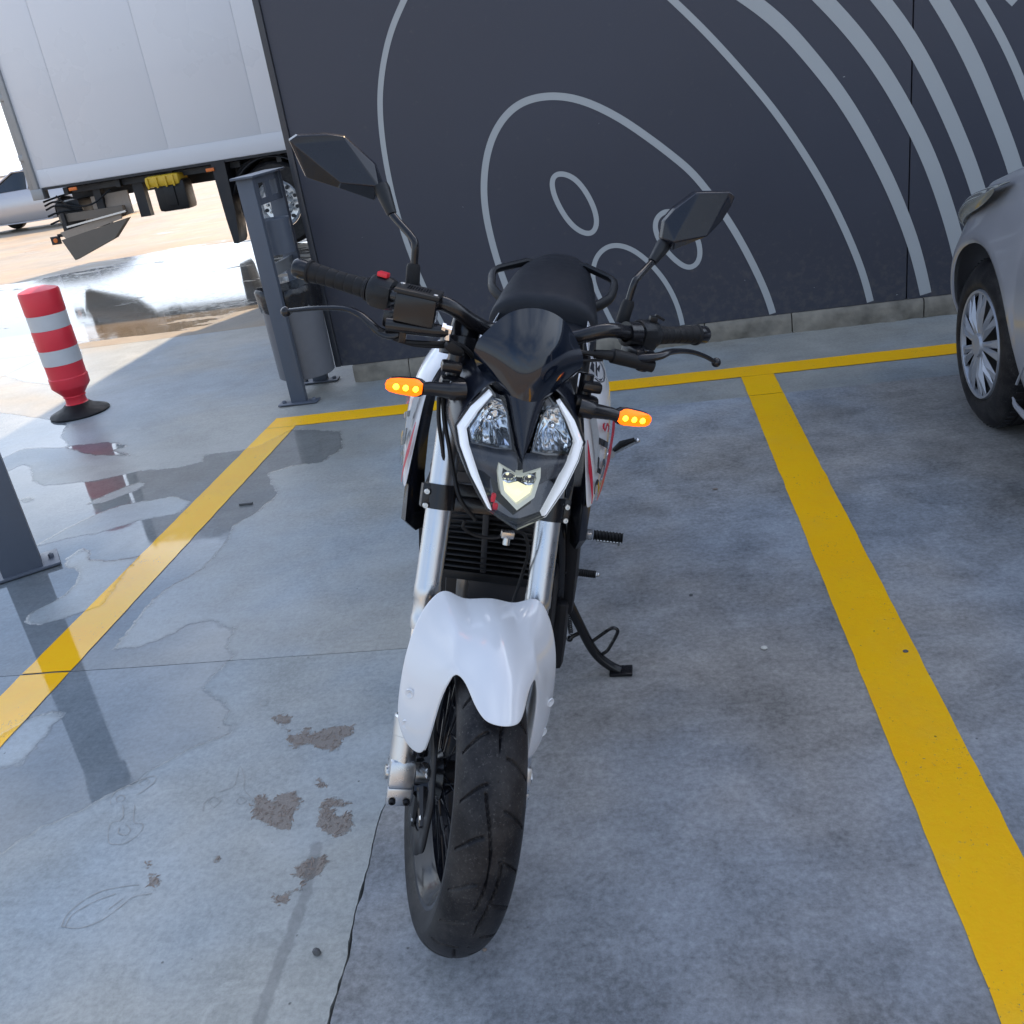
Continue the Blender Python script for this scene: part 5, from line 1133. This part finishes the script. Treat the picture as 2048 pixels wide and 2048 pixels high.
mirror(1, (.184, .294, 1.078), (.190, .300, 1.136), (.238, .352, 1.185), oR, fR, ((.230, .350, 1.168), (.250, .370, 1.199)))

# --- indicators
for s in (-1, 1):
    b = MB(); b.tube([(s*.096, .135, .957), (s*.118, .130, .956), (s*.120, .130, .956), (s*.150, .130, .955), (s*.160, .130, .953)], [.016, .015, .0125, .0105, .010], 16); bp('indicator_stalk', b, M['blackmetal'])
    d = V((s, .02, -.02)).normalized(); c0 = V((s*.158, .130, .9535))
    b = MB(); pr = [(-.002, .004), (.0, .011), (.006, .0145), (.016, .0158), (.040, .0142), (.052, .012), (.058, .008), (.060, .0005)]
    b.lathe(pr, c0, d, 24); b.v = [V((p.x, p.y if p.y > .130 else .130+(p.y-.130)*.35, p.z)) for p in b.v]; hs_ = bp('indicator_housing', b, M['blackmetal'])
    b = MB(); b.lathe([(h+(.002 if h > .01 else .004), r-.0012) for h, r in pr[1:]], c0+V((0, -.0012, 0)), d, 24); b.v = [V((p.x, min(p.y, .1265), p.z)) if p.y < .1265 else V((p.x, .1265, p.z)) for p in b.v]
    b.v = [V((p.x, .130+(p.y-.130)*.62, p.z)) for p in b.v]; bp('indicator_lens', b, M['amber'])
    b = MB()
    for k in range(3): b.ball(c0+d*(.015+.015*k)+V((0, -.0085, 0)), .0050, 7, (1, .5, 1))
    [bp('indicator_led', q, M['amberled']) for q in b.pieces()]
    b = MB(); b.box((s*.117, .165, .984), (.034, .024, .017), bev=.006); b.box((s*.112, .16, .957), (.042, .030, .026), bev=.010); b.tube([(s*.112, .17, .93), (s*.110, .18, 1.0)], .012, 12); bp('cowl_mount', b, M['blackmetal'])

# --- tank and side wings
rows = []
for v_, hw_, zt, zb in ((.42, .060, .870, .78), (.50, .095, .925, .77), (.60, .125, .950, .77), (.72, .130, .945, .77), (.84, .105, .905, .77), (.95, .075, .850, .77), (1.00, .06, .82, .77)):
    rows.append([(hw_*x, v_, zb+(zt-zb)*z) for x, z in ((-1.05, 0), (-1.12, .4), (-1.0, .72), (-.62, .93), (0, 1.0), (.62, .93), (1.0, .72), (1.12, .4), (1.05, 0))])
b = MB(); b.grid(rows); b.f += [tuple(range(9))]; bp('fuel_tank', b, M['white'], False, sub=2)
b = MB(); b.lathe([(0, .032), (.006, .030), (.008, .001)], (0, .66, .952), (0, 0, 1), 28); bp('filler_cap', b, M['blackmetal'], False)
wing = [[(.100, .500, .940), (.135, .510, .936), (.170, .56, .920), (.165, .72, .885)],
        [(.134, .435, .898), (.166, .455, .896), (.194, .52, .880), (.180, .70, .850)],
        [(.152, .412, .855), (.184, .440, .851), (.208, .51, .836), (.194, .69, .810)],
        [(.160, .398, .803), (.190, .425, .800), (.213, .495, .786), (.199, .64, .770)],
        [(.168, .382, .747), (.192, .405, .744), (.211, .465, .733), (.199, .58, .710)],
        [(.175, .370, .702), (.188, .384, .700), (.201, .425, .690), (.195, .50, .675)],
        [(.180, .364, .670), (.184, .369, .669), (.189, .385, .666), (.188, .41, .662)]]
for s in (-1, 1):
    b = MB(); b.grid([[(s*x, y, z) for x, y, z in r] for r in wing]); bp('tank_wing', b, M['white'], False, sub=3, solid=.004)
    # black shroud under the wing
    sh = [[(.120, .50, .900), (.140, .470, .885), (.150, .50, .88)], [(.140, .45, .840), (.160, .425, .838), (.172, .48, .83)], [(.146, .42, .770), (.168, .395, .768), (.182, .45, .76)], [(.148, .40, .690), (.172, .368, .690), (.184, .42, .68)],
          [(.146, .40, .655), (.172, .360, .668), (.186, .395, .668)], [(.150, .40, .610), (.172, .340, .610), (.184, .355, .607)], [(.150, .43, .560), (.163, .395, .563), (.174, .40, .566)]]
    b = MB(); b.grid([[(s*x, y, z) for x, y, z in r]+[(s*(r[2][0]-.004), r[2][1]+.12, r[2][2])] for r in sh]); bp('side_shroud', b, M['plastic2'], False, solid=.004, angle=25)
def on_wing(s, p, n, up, lift=.003):
    n = V((n[0]*s, n[1], n[2])).normalized(); up = V((up[0]*s, up[1], up[2])); up = (up-n*up.dot(n)).normalized(); x = up.cross(n)
    o = V((p[0]*s, p[1], p[2]))+n*lift
    return Matrix(((x.x, up.x, n.x, o.x), (x.y, up.y, n.y, o.y), (x.z, up.z, n.z, o.z), (0, 0, 0, 1)))
# decals: follow the wing surface a hair above it
def wing_pt(s, row, t, lift=.0035):
    # row 0..6 float along the wing, t 0..3 across
    i = min(int(row), 5); fr_ = row-i; j = min(int(t), 2); ft = t-j
    g_ = lambda a, c: V(wing[a][c])
    p = (g_(i, j)*(1-ft)+g_(i, j+1)*ft)*(1-fr_)+(g_(i+1, j)*(1-ft)+g_(i+1, j+1)*ft)*fr_
    du = (g_(i, j+1)-g_(i, j)); dv = (g_(i+1, j)-g_(i, j)); nn = du.cross(dv).normalized()
    if nn.x < 0: nn = -nn
    p = p+nn*lift; return V((p.x*s, p.y, p.z))
def decal(s, name, pts_a, pts_b, m, lift=.0038):
    a_, b_ = line2(pts_a, 18), line2(pts_b, 18)
    k = min(len(a_), len(b_)); bb = MB(); bb.grid([[wing_pt(s, *a_[i], lift), wing_pt(s, *b_[i], lift)] for i in range(k)]); return bp(name, bb, m, False)
for s in (-1, 1):
    if s > 0: decal(s, 'red_stripe', [(2.3, 1.75), (3.2, 1.62), (4.2, 1.50), (5.6, 1.6)], [(2.3, 1.95), (3.2, 1.86), (4.2, 1.80), (5.6, 1.8)], M['redstripe'], .0052)
    decal(s, 'red_stripe', [(3.1, .06), (4.2, .10), (5.7, .7)], [(3.1, .10), (4.2, .42), (5.7, .9)], M['redstripe'], .0052)
    decal(s, 'grey_stripe', [(2.0, .20), (3.2, .45), (4.0, .7)], [(2.0, .55), (3.2, .85), (4.0, .95)], M['greydecal'], .0048)
mtx = on_wing(1, (.1925, .432, .700), (.80, -.60, .05), (-.55, -.7, 0.0), .0075)
pth0, pth1 = V((.1925, .400, .692)), V((.2000, .462, .812))
d_ = (pth1-pth0).normalized(); n_ = V((.93, -.36, .05)); n_ = (n_-d_*n_.dot(d_)).normalized(); y_ = n_.cross(d_)
def along(t, off=0.0): o = pth0+(pth1-pth0)*t+n_*.0065-y_*off; return Matrix(((d_.x, y_.x, n_.x, o.x), (d_.y, y_.y, n_.y, o.y), (d_.z, y_.z, n_.z, o.z), (0, 0, 0, 1)))
def wing_text(s, name, body, m, r0, r1, t0, t1, shear=.2):
    cu = bpy.data.curves.new('txt', 'FONT'); cu.body = body; cu.size = 1; cu.shear = shear; cu.offset = .02
    o = bpy.data.objects.new('txt', cu); COL.objects.link(o)
    me = bpy.data.meshes.new_from_object(o.evaluated_get(bpy.context.evaluated_depsgraph_get())); bpy.data.objects.remove(o)
    bm = bmesh.new(); bm.from_mesh(me); bmesh.ops.subdivide_edges(bm, edges=[e for e in bm.edges if e.calc_length() > .12], cuts=3, use_grid_fill=False); bmesh.ops.triangulate(bm, faces=bm.faces)
    xs_ = [v.co.x for v in bm.verts]; ys_ = [v.co.y for v in bm.verts]; x0, x1, y0, y1 = min(xs_), max(xs_), min(ys_), max(ys_)
    for v in bm.verts:
        fx = (v.co.x-x0)/(x1-x0); fy = (v.co.y-y0)/(y1-y0); v.co = wing_pt(s, r0+(r1-r0)*fx, t0+(t1-t0)*fy, .0058)
    bm.to_mesh(me); bm.free(); me.materials.clear(); me.materials.append(m); q = bpy.data.objects.new(name, me); COL.objects.link(q); q.parent = bike; return q
wing_text(1, 'model_number', '251', M['gloss'], 5.35, 3.05, 1.42, .78)
wing_text(1, 'model_letter', 'S', M['redstripe'], 2.95, 2.55, 1.42, .98)
wing_text(-1, 'model_number', '251', M['gloss'], 5.0, 2.8, 1.30, .70)
wing_text(-1, 'model_letter', 'S', M['redstripe'], 2.7, 2.3, 1.3, .9)
# round tank emblem
def E(a, c): return wing_pt(1, .62-c*22, 1.25+a*15, .0060)
b = MB(); b.grid([[E(r*math.cos(2*math.pi*k/40)*1.5, r*math.sin(2*math.pi*k/40)) for r in (.0210, .0188)] for k in range(41)]); b.grid([[E(r*math.cos(2*math.pi*k/40)*1.5, r*math.sin(2*math.pi*k/40)) for r in (.0178, .0168)] for k in range(41)])
b.grid([[E(-.020, -.001), E(-.015, -.007)], [E(-.005, .012), E(-.001, .006)], [E(.004, .000), E(.006, -.007)], [E(.021, .007), E(.017, .001)]])
b.grid([[E(-.012, -.011), E(-.008, -.014)], [E(.008, .011), E(.013, .010)]])
bp('tank_emblem', b, M['gloss'], False)

# --- seats, tail, grab rails
def seat(name, secs, m):
    rows = [[(hw_*x, v_, zb+(zt-zb)*z) for x, z in ((-1.0, 0), (-1.04, .35), (-.93, .70), (-.60, .93), (0, 1.0), (.60, .93), (.93, .70), (1.04, .35), (1.0, 0))] for v_, hw_, zt, zb in secs]
    b = MB(); b.grid(rows); b.f += [tuple(range(9)), tuple(len(b.v)-9+k for k in range(9))[::-1]]; return bp(name, b, m, False, sub=2)
seat('rider_seat', [(.80, .055, .850, .77), (.84, .085, .865, .77), (.92, .120, .845, .76), (1.02, .138, .840, .76), (1.12, .140, .850, .77), (1.16, .135, .85, .77)], M['seat'])
seat('passenger_seat', [(1.100, .134, .862, .80), (1.104, .140, .900, .80), (1.13, .138, .912, .80), (1.17, .132, .925, .81), (1.26, .120, .950, .83), (1.38, .106, .955, .85), (1.50, .080, .945, .86), (1.58, .05, .92, .87)], M['seat'])
b = MB(); b.grid([[(x*s_, v_, z) for x, z in ((.10, .74), (.130, .76), (.132, .815), (.118, .842))] for s_ in (1,) for v_ in (.95, 1.1, 1.3, 1.5)]); b.v = [V((p.x*(1-.28*max(0, (p.y-1.1))/.4), p.y, p.z+.10*max(0, p.y-1.0))) for p in b.v]; b.mirror(); bp('tail_fairing', b, M['white'], False, sub=1, solid=.004)
for s in (-1, 1):
    b = MB(); b.tube([(s*.105, 1.215, .850), (s*.140, 1.241, .864), (s*.158, 1.262, .874), (s*.165, 1.280, .883), (s*.169, 1.305, .902), (s*.166, 1.318, .910), (s*.155, 1.330, .916), (s*.084, 1.376, .932), (s*.06, 1.38, .927)], .0100, 10, 0, flat=1.5); bp('grab_handle', b, M['plastic'], False)
b = MB(); b.box((0, 1.58, .88), (.08, .03, .03), bev=.008); bp('tail_lamp', b, M['red'], False)
b = MB(); b.prism([(-.08, 1.60, .83), (.08, 1.60, .83), (.06, 1.72, .55), (-.06, 1.72, .55)], (0, .006, .003)); bp('rear_fender', b, M['plastic'], False)

# --- radiator and engine
b = MB(); b.box((0, .335, .635), (.215, .030, .225), rot=Matrix.Rotation(R(8), 3, 'X'), bev=.004); bp('radiator_core', b, M['truckdark'], False)
for k in range(17):
    z = .545+k*.0118
    b = MB(); rows = []
    for j in range(17):
        u = -.098+.196*j/16; zz = z+.006*math.cos(u/.098*1.3)-.010*(u/.098)**2*0.6; y = .312+.02*(u/.1)**2-(z-.635)*-.14
        if abs(u) < .006: y -= .001
        rows.append([(u, y-.010, zz), (u, y+.012, zz)])
    b.grid(rows); bp('cooling_fin', b, M['darkfin'] if 'darkfin' in M else M.setdefault('darkfin', mat('fin_metal', (.018, .017, .017), .42, metal=.5)), False, solid=.0022)
b = MB(); b.box((-.006, .300, .620), (.012, .012, .16), bev=.003); bp('radiator_post', b, M['truckdark'], False)
b = MB()
for s in (-1, 1): b.box((s*.110, .325, .635), (.014, .045, .24), bev=.004)
b.box((0, .325, .755), (.23, .045, .02), bev=.004); b.box((0, .33, .520), (.23, .04, .02), bev=.004); bp('radiator_frame', b, M['plastic'], False)
b = MB(); b.tube([(-.035, .40, .56), (-.042, .345, .52), (-.045, .345, .44), (-.045, .38, .34), (-.06, .50, .24), (-.09, .8, .20)], .021, 16, 5); bp('exhaust_pipe', b, M['darkpipe'] if 'darkpipe' in M else M.setdefault('darkpipe', mat('heat_steel', (.16, .155, .15), .35, metal=.8, var=.3)), False)
b = MB(); b.box((.02, .44, .43), (.23, .16, .16), bev=.02); b.box((0, .60, .38), (.25, .34, .30), bev=.04); b.lathe([(-.01, .10), (.02, .098), (.03, .08), (.032, .001)], (.125, .60, .34), (1, 0, 0), 32); b.lathe([(-.01, .09), (.02, .088), (.03, .07), (.032, .001)], (-.125, .62, .34), (-1, 0, 0), 32); bp('engine', b, M['darkmetal'], False)
b = MB(); b.box((.02, .345, .485), (.135, .05, .05), bev=.008); b.box((.045, .335, .43), (.10, .05, .07), bev=.01); bp('regulator', b, M['truckdark'], False)
for s in (-1, 1):
    b = MB(); b.tube([(s*.045, .36, .90), (s*.11, .40, .74), (s*.125, .43, .60), (s*.135, .46, .45), (s*.138, .50, .30), (s*.135, .56, .24), (s*.13, .85, .22)], .015, 12, 5); b.tube([(s*.05, .40, .92), (s*.13, .65, .76), (s*.14, .95, .66), (s*.12, 1.3, .78)], .014, 12, 5); b.tube([(s*.14, .95, .66), (s*.15, .98, .42), (s*.14, .95, .28)], .02, 12, 4); bp('frame_tube', b, M['blackmetal'], False)
    b = MB(); b.box((s*.155, .52, .50), (.03, .14, .26), rot=Matrix.Rotation(R(8), 3, 'X'), bev=.010); b.box((s*.145, .50, .32), (.03, .12, .17), bev=.014); bp('engine_side_cover', b, M['darkmetal'], False)
    b = MB(); b.tube([(s*.09, 1.0, .33), (s*.10, 1.39, .30)], .022, 12); bp('swingarm', b, M['blackmetal'], False)
b = MB(); b.box((0, .62, .19), (.20, .36, .05), bev=.02); bp('belly_pan', b, M['plastic'], False)
b = MB(); b.tube([(-.13, .75, .25), (-.16, .95, .28), (-.165, 1.15, .36)], [.025, .04, .045], 18); bp('silencer', b, M['darkmetal'], False)
# foot controls on the bike's left
b = MB(); b.box((.178, .862, .366), (.022, .026, .020), bev=.003); b.tube([(.20, .87, .350), (.262, .87, .350)], .006, 8); b.tube([(.258, .87, .352), (.258, .87, .340)], .004, 8); fp = bp('footpeg_mount', b, M['steel'], False)
b = MB(); pts = []; rad = []
for k in range(37): t = k/36; pts.append((.192+.074*t, .86, .367)); rad.append(.0135+.0018*math.cos(t*math.pi*18))
b.tube(pts, rad, 16); b.v = [V((p.x, p.y, .367+(p.z-.367)*.9)) for p in b.v]; bp('footpeg_rubber', b, M['rubber'], False)
b = MB(); b.tube([(.150, .70, .34), (.160, .64, .385), (.163, .62, .415), (.165, .62, .388)], .0055, 8, 3); b.tube([(.163, .62, .387), (.214, .62, .387)], .005, 8); b.ball((.2145, .62, .387), .0055, 6); bp('gear_lever', b, M['steel'], False)
b = MB(); pts = []; rad = []
for k in range(25): t = k/24; pts.append((.170+.040*t, .62, .387)); rad.append(.0088+.0007*math.cos(t*math.pi*16))
b.tube(pts, rad, 14); bp('gear_lever_rubber', b, M['rubber'], False)
b = MB(); b.tube([(.150, 1.0, .50), (.205, 1.05, .514)], .010, 10); b.lathe([(-.008, .012), (.008, .012)], (.211, 1.05, .517), (0, 1, 0), 18, cap=True); b.tube([(.213, 1.052, .514), (.276, 1.052, .558)], .0045, 8); b.ball((.276, 1.05, .561), .0075, 7); bp('passenger_peg_bracket', b, M['alu'], False)
b = MB(); b.tube([(.218, 1.048, .528), (.235, 1.048, .547), (.268, 1.048, .564)], [.008, .0125, .007], 10, flat=.7); bp('passenger_peg_rubber', b, M['rubber'], False)
# side stand (its foot stands on the ground)
b = MB(); b.tube([(.135, .70, .285), (.149, .706, .257), (.184, .71, .190), (.217, .712, .131), (.243, .712, .100), (.272, .712, .080), (.296, .712, .070)], .0125, 14, 4); b.tube([(.219, .712, .145), (.240, .712, .168), (.263, .712, .191), (.276, .712, .190), (.278, .712, .177), (.264, .712, .135), (.258, .712, .122), (.249, .712, .113)], .0046, 8, 4); b.tube([(.185, .712, .165), (.172, .712, .155), (.164, .712, .146)], .0055, 8)
b.ball((.163, .712, .145), .0085, 6)
st = bp('side_stand', b, M['blackmetal'], False)
b = MB(); rot_ = Matrix.Rotation(-PHI, 3, 'Y'); b.box((.300, .712, .300*math.tan(PHI)+.006), (.058, .040, .009), rot=rot_, bev=.003); bp('stand_foot', b, M['blackmetal'], False)
b = MB(); hp = []
for k in range(181): t = k/180; a = t*math.pi*2*15; c = V((.150, .700, .245))*(1-t)+V((.165, .712, .160))*t; hp.append(c+V((.0052*math.cos(a), .0052*math.sin(a), 0)))
b.tube(hp, .0013, 5); bp('stand_spring', b, M['darkmetal'], False)
bpy.context.view_layer.update()
